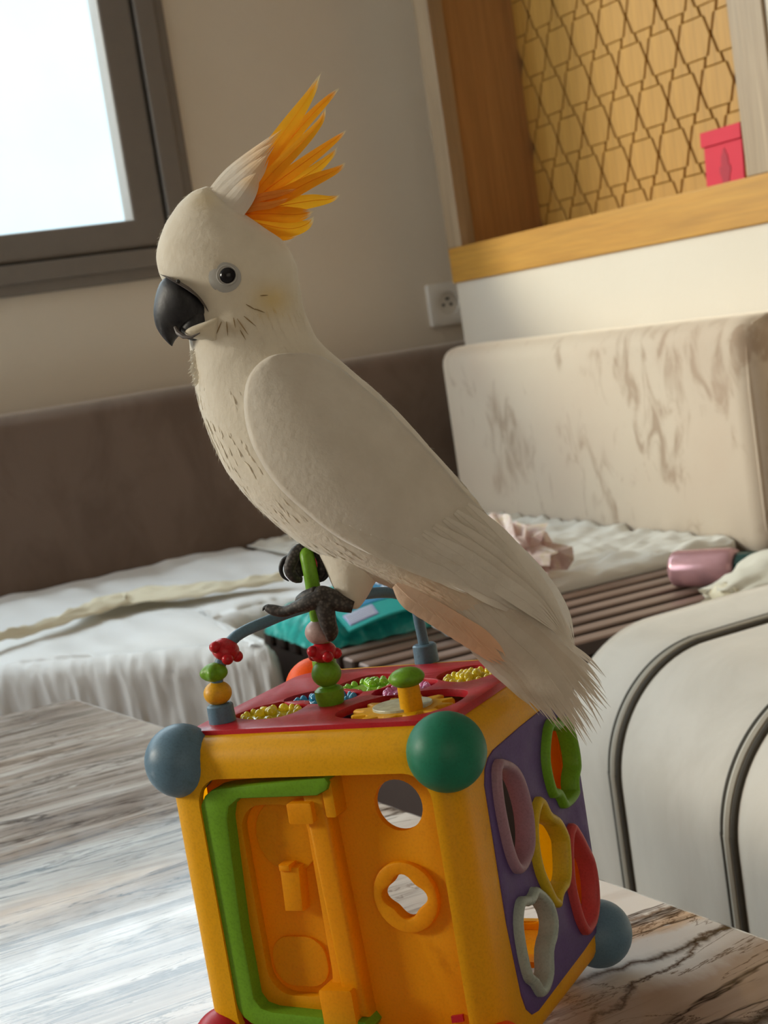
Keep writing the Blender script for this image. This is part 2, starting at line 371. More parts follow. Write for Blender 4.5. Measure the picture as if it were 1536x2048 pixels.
# ------------------------------------------------------------------ room
def struct(name, vf, m, parent=None, smooth=False, **k):
    o = part(name, vf, m, parent, smooth=smooth, **k)
    if parent is None: o['kind'] = 'structure'
    return o
ident = lambda x, y, z: (x, y, z)
WX0, WX1, WZ0, WZ1 = -1.85, 1.015, 0.985, 2.40
struct('floor', box((-2.7, -2.1, -0.05), (1.9, 3.3, 0.0)), M['floor'])
struct('ceiling', box((-2.7, -2.1, 2.7), (1.9, 3.3, 2.75)), M['ceil'])
struct('wall_back', plate([(-2.7, 0), (1.9, 0), (1.9, 2.7), (-2.7, 2.7)], [[(WX0, WZ0), (WX1, WZ0), (WX1, WZ1), (WX0, WZ1)]], 0, 0.16, lambda x, y, z: (x, 3.0 + z, y)), M['wall'])
NY0, NY1, NZ0, NZ1 = 1.80, 2.80, 0.90, 2.25
struct('wall_right', join(plate([(-2.1, 0), (2.82, 0), (2.82, 2.7), (-2.1, 2.7)], [[(NY0, NZ0), (NY1, NZ0), (NY1, NZ1), (NY0, NZ1)]], 0, 0.14, lambda x, y, z: (1.5 + z, x, y)),
       box((1.63, 2.80, 0), (1.75, 3.05, 2.7))), M['wall'])
struct('wall_left', plate([(-2.1, 0), (3.1, 0), (3.1, 2.7), (-2.1, 2.7)], [[(2.05, 0.7), (2.95, 0.7), (2.95, 2.4), (2.05, 2.4)]], 0, 0.15, lambda x, y, z: (-2.6 - z, x, y)), M['wall'])
nb = thing('street_building', (0, 12.0, 0), 'pale building across the street, seen blurred and bright through the window', 'building'); NBO = nb.location.copy()
part('facade', box((-30, 12.0, -6.0), (14, 12.4, 4.5)), simple('pale_render', (0.19, 0.225, 0.24), 0.9, 0.14, 0.8), nb, False, NBO)
part('cornice', box((-30, 11.9, 4.3), (14, 12.4, 4.6)), simple('cornice_render', (0.30, 0.32, 0.33), 0.9), nb, False, NBO)
struct('wall_front', plate([(-2.7, 0), (1.9, 0), (1.9, 2.7), (-2.7, 2.7)], [], 0, 0.1, lambda x, y, z: (x, -2.0 - z, y)), M['wall'])
w1 = thing('window_1', (0, 3.0, 1.6), 'grey aluminium window with bright daylight behind its pane', 'window'); w1['kind'] = 'structure'
def ring(x0, z0, x1, z1, x2, z2, x3, z3, ylo, yhi, bev=0.003):
    return plate([(x0, z0), (x1, z0), (x1, z1), (x0, z1)], [[(x2, z2), (x3, z2), (x3, z3), (x2, z3)]], 0, yhi - ylo, lambda x, y, z: (x, yhi - z, y), bev)
L1 = Vector((0, 3.0, 1.6))
part('window_frame', ring(WX0, WZ0, WX1, WZ1, WX0 + .062, WZ0 + .060, WX1 - .062, WZ1 - .06, 2.985, 3.06), M['alu'], w1, False, L1)
part('frame_step', ring(WX0 + .02, WZ0 + .022, WX1 - .02, WZ1 - .02, WX0 + .062, WZ0 + .060, WX1 - .062, WZ1 - .06, 2.978, 2.99), M['alu'], w1, False, L1)
part('gasket', ring(WX0 + .060, WZ0 + .058, WX1 - .060, WZ1 - .058, WX0 + .068, WZ0 + .066, WX1 - .068, WZ1 - .066, 3.0, 3.05), M['gasket'], w1, False, L1)
part('sash', ring(WX0 + .066, WZ0 + .064, WX1 - .066, WZ1 - .064, WX0 + .135, WZ0 + .122, WX1 - .135, WZ1 - .12, 2.990, 3.05, 0.006), M['alu'], w1, False, L1)
part('pane', box((WX0 + .13, 3.02, WZ0 + .118), (WX1 - .13, 3.026, WZ1 - .115)), M['glass'], w1, False, L1)

# ------------------------------------------------------------------ wall niche with carved star panel
cab = thing('wall_niche', (1.5, 2.29, 0.885), 'oak framed wall niche backed by a carved star lattice panel', 'niche'); CO = cab.location.copy()
XP = 1.70
part('bottom_rail', box((1.494, 1.765, 0.885), (1.53, 2.825, 0.957), 0.002), M['oak'], cab, False, CO)
part('stile', box((1.494, 2.765, 0.957), (1.53, 2.825, 2.26), 0.002), M['oakv'], cab, False, CO)
part('stile', box((1.494, 1.765, 0.957), (1.53, 1.842, 2.26), 0.002), M['oakv'], cab, False, CO)  # both stiles toned darker and greyer, shade put into their colour
part('top_rail', box((1.494, 1.765, 2.20), (1.53, 2.825, 2.275), 0.002), M['oak'], cab, False, CO)
part('side_cheek', box((1.528, 2.775, 0.94), (1.72, 2.80, 2.22)), M['cheek'], cab, False, CO)
part('side_cheek', box((1.528, 1.80, 0.94), (1.72, 1.826, 2.22)), M['cheek'], cab, False, CO)
part('shelf_board', box((1.528, 1.82, 0.925), (1.72, 2.78, 0.945)), M['oak'], cab, False, CO)
part('top_board', box((1.528, 1.82, 2.20), (1.72, 2.78, 2.22)), M['oak'], cab, False, CO)
part('back_panel', box((XP + .007, 1.82, 0.94), (XP + 0.025, 2.78, 2.21)), M['groove'], cab, False, CO)  # near-black colour paints the shade inside the carved channels
def prism_mesh(name, loop, d, bev, mat):
    vf = plate(loop, [], 0, d, lambda x, y, z: (-z, -x, y), bev, 1)
    me = mesh(name, vf[0], vf[1], False); fixn(me); me.materials.append(mat); return me
A, DZ = 0.0955, 0.0872
G = 0.0030          # half the width of the carved channels between tiles
star = prism_mesh('star_tile', [(-.0477 + G * 1.3, 0), (-.0330 + G, .0345), (.0330 - G, .0345), (.0477 - G * 1.3, 0), (.0330 - G, -.0345), (-.0330 + G, -.0345)], 0.009, 0.001, M['tile'])
neck = [(-.0264 + G, .0360), (.0264 - G, .0360), (.0207 - G, .0525), (.0145 - G, .0542), (.0008, .0820), (-.0008, .0820), (-.0145 + G, .0542), (-.0207 + G, .0525)]
neck_up = prism_mesh('neck_tile', neck, 0.009, 0.001, M['tile'])
neck_down = prism_mesh('neck_tile', [(x, -z) for x, z in neck], 0.009, 0.001, M['tile'])
for j in range(-3, 7):
    z = 1.141 + j * DZ
    for k in range(-1, 11):
        y = 2.239 + (k - 5) * A + (A / 2 if j % 2 else 0)
        for nm, me, dz in (('star_tile', star, 0), ('neck_tile', neck_up, .055), ('neck_tile', neck_down, -.055)):
            if 1.85 < y < 2.775 and 0.945 < z + dz * .8 < 1.62:
                o = link(nm, me, None, cab); o.location = Vector((XP + .007, y, z)) - CO

# red gift envelope with a dark hand shape
env = thing('gift_envelope', (1.585, 1.99, 0.96), 'small red paper envelope with a dark hand emblem, standing in the wall niche', 'envelope'); EO = env.location.copy()
def ep(x, y, z):      # envelope face: x along -Y, y up, leaning back a little
    return (1.566 + 0.06 * y - z, 2.030 - x, 0.946 + y)
part('sleeve', plate([(0, 0), (.097, 0), (.097, .100), (0, .100)], [], 0, .004, ep, 0.0008), M['red_paper'], env, False, EO)
part('flap', plate([(-.003, .080), (.100, .080), (.1, .104), (-.003, .104)], [], .004, .008, ep, 0.0008), M['red_paper'], env, False, EO)
hand = [(0, -.030), (.008, -.026), (.011, -.014), (.015, -.006), (.0145, .003), (.010, .001), (.0095, .010), (.008, .020), (.005, .022), (.004, .027), (0, .031)]
hand = [(x, y) for x, y in hand] + [(-x, y) for x, y in hand[::-1][1:-1]]
part('hand_emblem', plate([(.052 + x * .95, .041 + y) for x, y in hand], [], .0042, .0050, ep), M['red_dark'], env, False, EO)

# power socket on the back wall
so_ = thing('power_socket', (1.563, 3.0, 0.847), 'square white wall socket with round outlet below the niche corner', 'socket'); SO = so_.location.copy()
sp = lambda x, y, z: (1.563 + x, 3.0 - z, 0.847 + y)
part('cover_plate', plate(rrect(-.047, -.047, .047, .047, .006), [rrect(-.026, -.026, .026, .026, .0259)], 0, .012, sp, 0.002), M['socket'], so_, True, SO)
part('outlet_well', join(plate(rrect(-.027, -.027, .027, .027, .026), [], 0.0, .004, sp)), M['socket'], so_, False, SO)
for dx in (-.0095, .0095): part('pin_hole', plate([(dx + .0035 * math.cos(a * .524), -.002 + .0035 * math.sin(a * .524)) for a in range(12)], [], .004, .0046, sp), M['hole'], so_, False, SO)
part('earth_pin', tube([sp(0, .011, .004), sp(0, .011, .014)], .0028, 10), M['pipe'], so_, True, SO)

# ------------------------------------------------------------------ sofa along the walls
def cushion_box(lo, hi, r, amp=0.004, sc=5, seed=0):
    v, f = box(lo, hi, r, 5)
    return v, f
sofa = thing('corner_sofa', (0.4, 2.6, 0.0), 'L-shaped corner sofa with velvet backrests in shaded and sunlit tones along two walls', 'sofa'); SFO = sofa.location.copy()
part('backrest', cushion_box((-2.2, 2.85, 0.40), (1.62, 2.998, 0.762), 0.035), M['velvet'], sofa, True, SFO, sharp=80)['label'] = 'velvet backrest under the window, toned dark brown for shade'
part('backrest', cushion_box((1.365, 1.735, 0.40), (1.498, 2.70, 0.757), 0.035), M['velvet_lit'], sofa, True, SFO, sharp=80)['label'] = 'velvet backrest toned beige for sunlight, with brushed patches'  # one velvet in two tones, shade and sunlight put into the colours
part('end_piping', tube([(1.385, 1.747, 0.41)] + [(1.376, 1.745, z) for z in (.45, .55, .65)] + [(1.379, 1.745, .715), (1.395, 1.745, .745), (1.42, 1.746, .753), (1.49, 1.747, .754)], .0025, 8), M['velvet_lit'], sofa, True, SFO)

# left seat: bench with draped sheet
FC_ = [(-1.35, 2.25, -1.35), (-0.6, 2.24, -0.6), (0.0, 2.23, 0.0), (0.22, 2.19, 0.22), (0.327, 2.125, 0.327), (0.416, 2.048, 0.416), (0.503, 1.974, 0.51), (0.586, 1.902, 0.60), (0.628, 1.866, 0.65), (0.646, 1.88, 0.68), (0.655, 1.95, 0.71), (0.662, 2.07, 0.75), (0.685, 2.125, 0.80), (0.76, 2.14, 0.86), (0.942, 2.145, 0.946)]
FRONT3 = catmull(FC_, 420)
FRONT = [Vector((p.x, p.y, 0)) for p in FRONT3]
def poly_seat(loop, z0, z1):
    return plate(loop, [], z0, z1, ident, 0.01)
def inset_line(d):
    out = []
    for k in range(0, 420, 10):
        q = (FRONT[min(k + 1, 419)] - FRONT[max(k - 1, 0)]).normalized(); out.append((FRONT[k].x - q.y * d, FRONT[k].y + q.x * d))
    return out
part('seat_cushion', poly_seat([(-1.35, 2.845)] + inset_line(.014) + [(0.935, 2.845)], 0.27, 0.418), M['bench'], sofa, False, SFO)
part('seat_base', poly_seat([(-1.33, 2.84)] + inset_line(.04) + [(0.90, 2.84)], 0.0, 0.268), M['dark'], sofa, False, SFO)
NS, NT_ = 420, 46
def sheet_pt(i, j):
    p = FRONT[i]; q = FRONT[min(i + 1, NS - 1)] - FRONT[max(i - 1, 0)]; q.normalize(); nrm = Vector((q.y, -q.x, 0))
    s = SL[i]; inner = Vector((FRONT3[i].z, 2.848, 0))
    if j < 26:
        t = j / 25.0; base = inner.lerp(Vector((p.x, p.y, 0)) - nrm * 0.03, t)
        z = 0.428 + 0.006 * ns(base, 5, 3) + 0.005 * ns((base.x * 1.0, base.y * 3, 0), 9, 8) + 0.004 * ns((base.x * 4, base.y, 0), 6, 1)
        cr = max(0, 1 - abs(base.y - 2.68 - .1 * base.x) / .10); z += 0.010 * cr * ns((base.x * 3, base.y, 1), 7, 5)
        return Vector((base.x, base.y, z))
    t = (j - 26) / (NT_ - 27.0)
    pl = abs(ns((s, 0.1 * t, 0), 42, 4)) + 0.6 * abs(ns((s, 0.3 * t, 0), 95, 9))
    pl = 1.0 - min(1, pl * 1.9)
    amp = 0.008 * min(1, t * 2.2 + 0.12) * (1 if p.x < 0.9 else 0.1)
    if t < 0.30:
        a = t / 0.30 * math.pi / 2; o = 0.03 * math.sin(a) - 0.03; z = 0.428 - 0.03 * (1 - math.cos(a))
    else: o = 0.0 + 0.012 * (t - .3); z = 0.398 - (t - 0.30) / 0.70 * 0.30
    sl = 0.02 * t * (1 + ns((s, 0, 2), 7, 2))
    b = Vector((p.x, p.y, 0)) + nrm * (o + amp * pl) + q * sl
    return Vector((b.x, b.y, z + 0.002 * pl * (1 - t)))
SL = [0.0]
for k in range(NS - 1): SL.append(SL[-1] + (FRONT[k + 1] - FRONT[k]).length)
shv = [sheet_pt(i, j) for i in range(NS) for j in range(NT_)]
shf = [(i * NT_ + j, i * NT_ + j + 1, (i + 1) * NT_ + j + 1, (i + 1) * NT_ + j) for i in range(NS - 1) for j in range(NT_ - 1)]
sh = part('bench_sheet', (shv, shf), M['sheet'], None, True, sharp=180)
tag(sh, 'white sheet draped over the bench under the window, pleated down its front', 'sheet')

# cream strip of cloth lying on the sheet
SP = catmull([(0.10, 2.22, 0), (0.352, 2.256, 0), (0.43, 2.285, 0), (0.50, 2.335, 0), (0.577, 2.395, 0), (0.637, 2.35, 0), (0.712, 2.285, 0), (0.808, 2.245, 0)], 120)
SWI = curve1([.004, .008, .012, .025, .055, .045, .03, .012], 120)
def strip_pt(a, b):
    i = int(round(a * 119)); p = SP[i]; q = (SP[min(i + 1, 119)] - SP[max(i - 1, 0)]).normalized(); n = Vector((-q.y, q.x, 0))
    u = (b - .5) * 2
    z = 0.445 + 0.014 * (1 - u * u) * (0.6 + 0.8 * abs(ns((p.x * 4, b * 1.2, 0), 7, 4))) + 0.005 * ns((p.x, b * .3, 0), 45, 2)
    return p + n * (u * SWI[i]) + Vector((0, 0, z))
st = part('cream_cloth', thick(grid(strip_pt, 120, 14), 0.002), M['cream'], None, True, sharp=180)
tag(st, 'narrow crumpled cream cloth strip lying along the white sheet', 'cloth')

# corner seat and its own pale sheet
part('seat_cushion', box((0.955, 1.812, 0.30), (1.362, 2.845, 0.418), 0.012), M['bench'], sofa, False, SFO)
part('seat_base', box((0.97, 1.83, 0.0), (1.36, 2.84, 0.298)), M['dark'], sofa, False, SFO)
def sheet2_pt(a, b):
    x = lerp(0.957, 1.361, b); s = a * 1.075
    w = 0.008 * abs(ns((x * 1.6, s * 2.6, 0), 6, 4)) + 0.010 * abs(ns((x * 1.2 + s, s * 2, 0), 13, 7)) + 0.007 * ns((x, s * 2, 0), 24, 1) + 0.004 * ns((x, s, 0), 55, 2)
    w *= min(1.0, b / 0.12 + 0.05)
    if s < 1.03: return Vector((x, 2.845 - s, max(0.4225, 0.428 + w)))
    t = (s - 1.03) / 0.045
    return Vector((x, 1.815 - 0.012 * math.sin(min(1, t * 1.6) * math.pi / 2), 0.428 + max(w, -.004) * (1 - t) - 0.016 * t ** 1.2))
s2 = part('corner_sheet', thick(grid(sheet2_pt, 170, 70), 0.002), M['sheet2'], None, True, sharp=180)
tag(s2, 'crumpled pale sheet lying on the corner seat against the sunlit backrest', 'sheet')

# slatted corner table
tb = thing('slatted_table', (1.1, 1.66, 0.0), 'low dark wood corner table with narrow open slats', 'table'); TO = tb.location.copy()
def slat_mesh(L, bevel=0.0025):
    v, f = box((-L / 2, -0.0148, -0.02), (L / 2, 0.0148, 0.0), bevel, 1)
    me = mesh('slat', v, f, False); fixn(me); me.materials.append(M['slat']); me.materials.append(M['dark'])
    for p in me.polygons: p.material_index = 0 if p.normal.z > 0.5 else 1          # planed tops; sides coloured dark to paint the shade in the gaps
    return me
long_s, short_s, mid_s = slat_mesh(0.80), slat_mesh(0.25), slat_mesh(0.67)
for k in range(6):
    o = link('slat', long_s if k < 4 else mid_s, None, tb); o.location = Vector((1.09 if k < 4 else 1.025, 1.537 + 0.049 * k, 0.413)) - TO
for k in range(5):
    o = link('slat', short_s, None, tb); o.location = Vector((0.815, 1.831 + 0.049 * k, 0.413)) - TO
part('apron', box((0.692, 1.522, 0.08), (1.49, 1.545, 0.392)), M['dark'], tb, False, TO)
part('apron', box((0.692, 1.545, 0.08), (0.71, 2.05, 0.392)), M['dark'], tb, False, TO)
part('bearer', box((0.925, 1.545, 0.34), (0.945, 2.05, 0.392)), M['dark'], tb, False, TO)
part('bearer', box((1.30, 1.545, 0.34), (1.32, 1.73, 0.392)), M['dark'], tb, False, TO)
part('gap_shade_board', join(box((0.712, 1.546, 0.372), (1.355, 1.80, 0.386)), box((1.355, 1.546, 0.372), (1.488, 1.73, 0.386)), box((0.712, 1.80, 0.372), (0.922, 2.048, 0.386))), simple('gap_shade', (0.012, 0.008, 0.006), 0.8), tb, False, TO)  # black board added under the slats so the gaps look shaded
part('base_board', box((0.71, 1.545, 0.08), (1.49, 1.73, 0.10)), M['dark'], tb, False, TO)

# rounded seat on the right with double piping
rs = thing('rounded_bench', (1.15, 0.9, 0.0), 'beige velvet bench with rounded front and dark double piping, right of the marble table', 'bench'); rso = rs.location.copy()
def seat_profile(inset=0.0, n=18):
    r = 0.128; out = [(0.0, 0.03), (0.0, 0.20)]
    for k in range(n + 1):
        a = math.pi / 2 * k / n; out.append((r - r * math.cos(a), 0.334 + (r - .002) * math.sin(a)))
    out += [(0.25, 0.462), (0.45, 0.461), (0.735, 0.458), (0.737, 0.03)]
    return out
def fx(y): return 0.730 + (y - 1.03) * 0.136
def prof_at(y, dz=0.0, grow=0.0):
    pts = seat_profile(); out = []
    for k, (x, z) in enumerate(pts):
        a = pts[max(k - 1, 0)]; b = pts[min(k + 1, len(pts) - 1)]; d = Vector((b[0] - a[0], b[1] - a[1])).normalized()
        out.append(Vector((fx(y) + x - d.y * grow, y, z + d.x * grow)))
    for p in out: p.x = min(p.x, 1.494)
    return out
def seat_body():
    V, F = [], []; st_ = [(0.25, 0), (0.5, 0), (0.7, 0)]
    ys = [0.25 + 1.11 * k / 60 for k in range(61)]
    ends = [(1.372, -.006), (1.388, -.018), (1.398, -.040)]
    rings = []
    for y in ys:
        gr = 0.0
        for py in PIPES: gr -= 0.007 * math.exp(-((y - py) / 0.016) ** 2)
        gr += 0.004 * max(0, math.cos((y - 1.14) / 0.22 * 2 * math.pi))
        rings.append(prof_at(y, 0, gr))
    for y, g in ends: rings.append([p for p in prof_at(y, 0, g)])
    n = len(rings[0])
    for r in rings: V += r
    for i in range(len(rings) - 1):
        for k in range(n - 1): F.append((i * n + k, i * n + k + 1, (i + 1) * n + k + 1, (i + 1) * n + k))
    F.append(tuple((len(rings) - 1) * n + k for k in range(n))); F.append(tuple(range(n))[::-1])
    return V, F
PIPES = (1.25, 1.03, 0.81, 0.59, 0.37)
part('upholstery', seat_body(), M['bench'], rs, True, rso, sharp=60)
for py in PIPES:
    for dy, r, m, g in ((-.0088, .0034, 'pipe', -.0028), (.0088, .0034, 'pipe', -.0028), (0, .0052, 'pipel', -.0030)):
        path = [p for p in catmull(prof_at(py + dy, 0, g)[:-1], 70)]
        part('piping', tube(path, r, 8), M[m], rs, True, rso)

# ------------------------------------------------------------------ marble table
mt = thing('marble_table', (-0.2, 0.8, 0.0), 'polished veined marble table top under the toy cube', 'table'); MO = mt.location.copy()
ZT = 0.4932
loop = [(-1.1, 1.505), (0.285, 1.5195), (0.2985, 1.517), (0.303, 1.508), (0.3371, 1.2989), (0.4173, 0.7148), (0.4328, 0.5863), (0.56, -0.35), (-1.1, -0.35)]
part('top_slab', plate(loop, [], ZT - 0.03, ZT, ident, 0.004, 2), M['marble'], mt, False, MO)
part('pedestal', plate(rrect(-0.75, 0.1, 0.05, 1.1, 0.1), [], 0.02, ZT - 0.031, ident), M['dark'], mt, False, MO)
part('foot_plate', plate(rrect(-0.85, 0.0, 0.12, 1.2, 0.1), [], 0.0, 0.02, ident), M['dark'], mt, False, MO)

# ------------------------------------------------------------------ things on the slatted table
wp = thing('wipes_pack', (0.775, 1.93, 0.413), 'teal film pack of wipes with raised lid flap on the slats', 'packet'); WO = wp.location.copy()
def pk(a, b, top):
    x = lerp(0.680, 0.900, a); y0 = 1.80 - 0.015 * a; y = lerp(y0, y0 + 0.215, b)
    e = min(1, (min(a, 1 - a) * 7)) ** .5; e2 = min(1, min(b, 1 - b) * 6) ** .5
    h = 0.040 * e * e2 * (1 + 0.12 * ns((a * 3, b * 3, 0), 2.5, 1))
    z = 0.4145 + (h if top else 0) + (0.004 * (1 - e) if not top else 0)
    return Vector((x, y, z + 0.003 * ns((a, b, 0), 14, 3)))
part('film_sleeve', join(grid(lambda a, b: pk(a, b, True), 44, 34), grid(lambda a, b: pk(a, b, False), 44, 34)), M['sleeve'], wp, True, WO, sharp=180)
FA, FB, FC, FD = Vector((0.700, 1.735, 0.447)), Vector((0.835, 1.755, 0.451)), Vector((0.895, 1.93, 0.470)), Vector((0.735, 1.93, 0.470))
def fl(a, b, h=0.0):
    p = FA.lerp(FB, a).lerp(FD.lerp(FC, a), b); return p + Vector((0, 0, 0.006 * math.sin(a * 3.1) + h + 0.012 * b * (1 - b)))
part('lid_flap', thick(grid(lambda a, b: fl(a, b), 16, 16), 0.003), M['flap'], wp, True, WO)
def flabel(name, a0, b0, a1, b1, m, hh=.0012):
    part(name, thick(grid(lambda a, b: fl(lerp(a0, a1, a), lerp(b0, b1, b), hh), 6, 6), 0.0008), M[m], wp, True, WO)
flabel('printed_patch', .10, .30, .86, .88, 'lab_blue'); flabel('printed_patch', .04, .06, .36, .26, 'lab_violet')
for k in range(6): flabel('printed_line', .05, .075 + k * .030, .34, .087 + k * .030, 'lab_white', .0022)
for k in range(5):
    a = .30 + .13 * k; flabel('printed_letter', a, .42, a + .028, .60, 'lab_white', .0022); flabel('printed_letter', a - .03, .50, a + .075, .53, 'lab_white', .0022)
for k in range(4):
    a = .40 + .12 * k; flabel('printed_letter', a, .68, a + .07, .71, 'lab_white', .0022); flabel('printed_letter', a + .02, .64, a + .045, .78, 'lab_white', .0022)
def blob(c, sx, sy, sz, seed, amp=.25, sc=3.0, flat=True, n=40):
    v, f = ball((0, 0, 0), 1, n, n // 2)
    out = []
    for p in v:
        d = 1 + amp * ns(p, sc * .5, seed) + amp * .5 * ns(p, sc * 1.5, seed + 3)
        q = Vector((p.x * sx * d, p.y * sy * d, p.z * sz * d))
        if flat and q.z < -sz * .55: q.z = -sz * .55
        out.append(q + Vector(c))
    return out, f
ti = part('white_pouch', blob((0.868, 1.705, 0.4345), .060, .035, .030, 4, .25, 4), M['tissue'], None, True, sharp=180)
tag(ti, 'small white film pouch on the slats, right of the teal pack', 'pouch')
wr = part('crinkled_wrapper', blob((1.035, 1.90, 0.4680), .042, .10, .045, 11, .75, 5, True, 22), M['wrap'], None, False)
tag(wr, 'crinkled pinkish clear wrapper on the edge of the pale sheet behind the bird', 'wrapper')
bt = thing('pink_tumbler', (1.15, 1.61, 0.413), 'pink metallic tumbler with dark green lid lying on the slats', 'tumbler'); bto = bt.location.copy()
ax = Vector((0.05, -0.086, 0)).normalized(); sd = Vector((-ax.y, ax.x, 0)); upv = Vector((0, 0, 1))
MB = Matrix(((sd.x, upv.x, ax.x, 1.152), (sd.y, upv.y, ax.y, 1.668), (sd.z, upv.z, ax.z, 0.4395), (0, 0, 0, 1)))
part('tumbler_body', xf(lathe([(.0, 0), (.019, 0), (.0235, .003), (.025, .008), (.0258, .075), (.0255, .085), (.0235, .091), (.021, .092)], 32), MB), M['pink'], bt, True, bto, sharp=50)
part('tumbler_lid', xf(lathe([(.0175, .092), (.0195, .095), (.0195, .118), (.0175, .123), (.0, .123)], 32, bumps=16, amp=.03), MB), M['lid'], bt, True, bto, sharp=30)
bag = thing('cotton_pouch', (1.2, 1.50, 0.413), 'cream cotton pouch with gathered mouth, lying beside the pink tumbler', 'pouch'); bgo = bag.location.copy()
def pouch(a, b):
    t = a; ang = b * 2 * math.pi
    cx = 1.098 + t * 0.30; w = (0.034 + .026 * math.sin(min(1, t * 1.5) * math.pi / 2)) * (1 if t < .9 else max(.1, (1 - t) * 10)); h = (0.013 + .036 * math.sin(min(1, t * 1.1) * math.pi / 2)) * (1 if t < .9 else max(.1, (1 - t) * 10))
    g = 1 + (0.20 * math.exp(-t * 12) * math.cos(9 * ang)) + 0.22 * ns((t * 9, math.cos(ang), math.sin(ang)), 1.6, 5) + 0.10 * ns((t * 14, 2 * math.cos(ang), 2 * math.sin(ang)), 2.0, 8)
    y = 1.502 - 0.038 * t + w * g * math.cos(ang); z = 0.414 + h + h * g * math.sin(ang)
    return Vector((cx + .006 * math.cos(5 * ang) * math.exp(-t * 10), y, max(0.4138, z)))
part('pouch_body', grid(pouch, 46, 40), M['sack'], bag, True, bgo, sharp=180)
part('pouch_lining', blob((1.108, 1.500, 0.430), .010, .026, .016, 2, .3, 4, False, 20), M['cream'], bag, True, bgo, sharp=180)
# ------------------------------------------------------------------ toy activity cube
TU = Vector((0.62439937, -0.7805706, 0.02889598)); TV = Vector((0.78110177, 0.62385858, -0.02608614)); TW = TU.cross(TV)
TOc = Vector((0.2564, 0.6201, 0.5787))
toy = thing('activity_cube', TOc, 'yellow plastic toy activity cube with ball corners, bead loops and shape holes', 'toy',
            mat4=Matrix(((TU.x, TV.x, TW.x, TOc.x), (TU.y, TV.y, TW.y, TOc.y), (TU.z, TV.z, TW.z, TOc.z), (0, 0, 0, 1))))
HUL = 0.0738
HU, HF, HB, HZ = 0.069, 0.067, 0.073, 0.0755
mm = lambda L: [(a * .001, b * .001) for a, b in L]
front = lambda d0: (lambda x, y, z: (x, -HF + d0 - z, y))       # z grows toward the viewer side
right = lambda d0: (lambda x, y, z: (HU - d0 + z, x, y))
left = lambda d0: (lambda x, y, z: (-HUL + d0 - z, x, y))
back = lambda d0: (lambda x, y, z: (x, HB - d0 + z, y))
top_ = lambda d0: (lambda x, y, z: (x, y, HZ - d0 + z))
bot_ = lambda d0: (lambda x, y, z: (x, y, -HZ + d0 - z))
E_ = 0.011
def frame_shell():
    """hollow rounded cube with an opening in every side"""
    bm = bmesh.new(); bmesh.ops.create_cube(bm, size=1)
    for v in bm.verts: v.co = Vector((lerp(-HUL, HU, v.co.x + .5), lerp(-HF, HB, v.co.y + .5), v.co.z * 2 * HZ))
    bmesh.ops.bevel(bm, geom=list(bm.edges), offset=E_, segments=5, profile=0.5, affect='EDGES')
    bm.normal_update()
    big = [f for f in bm.faces if max(abs(c) for c in f.normal) > .999 and f.calc_area() > .008]
    opens = {(0, -1, 0): rrect(-.0565, -.062, .0575, .0585, .012), (1, 0, 0): rrect(-.036, -.057, .060, .052, .010), (-1, 0, 0): rrect(-.055, -.060, .060, .058, .010),
             (0, 1, 0): rrect(-.052, -.060, .052, .056, .014), (0, 0, 1): rrect(-.058, -.050, .058, .056, .010), (0, 0, -1): rrect(-.048, -.045, .048, .050, .014)}
    put = {(0, -1, 0): front(0), (1, 0, 0): right(0), (-1, 0, 0): left(0), (0, 1, 0): back(0), (0, 0, 1): top_(0), (0, 0, -1): bot_(0)}
    for f in big:
        key = tuple(int(round(c)) for c in f.normal); outer = list(f.edges)
        vs = [bm.verts.new(Vector(put[key](x, y, 0))) for x, y in opens[key]]
        es = [bm.edges.new((vs[i], vs[(i + 1) % len(vs)])) for i in range(len(vs))]
        bm.faces.remove(f)
        bmesh.ops.triangle_fill(bm, use_beauty=True, edges=[e for e in outer if e.is_valid] + es, normal=Vector(key))
    bmesh.ops.recalc_face_normals(bm, faces=bm.faces)
    bmesh.ops.solidify(bm, geom=list(bm.faces), thickness=0.0035)
    return from_bm(bm)
part('frame', frame_shell(), M['yellow'], toy, True, sharp=50)
# front panel: set back inside the frame, two see-through holes
circ = lambda cx, cy, rx, ry, n=32, ph=0: [(cx + rx * math.cos(2 * math.pi * k / n + ph), cy + ry * math.sin(2 * math.pi * k / n + ph)) for k in range(n)]
def petal(cx, cy, r, amp, lob, n=40, ph=0.0): return [(cx + (r * (1 + amp * math.cos(lob * 2 * math.pi * k / n + ph))) * math.cos(2 * math.pi * k / n), cy + (r * .92 * (1 + amp * math.cos(lob * 2 * math.pi * k / n + ph))) * math.sin(2 * math.pi * k / n)) for k in range(n)]
h1 = circ(.0349, .0412, .0112, .0111); h2 = petal(.0317, .0021, .0094, .13, 4)
part('front_panel', plate(rrect(-.060, -.066, .061, .062, .012), [h1, h2], 0, .003, front(.0155), .0004), M['panel'], toy, True, sharp=40)
part('hole_collar', plate(circ(.0320, .0018, .0152, .0156), [h2], 0, .0026, front(.0124), .001), M['panel'], toy, True)
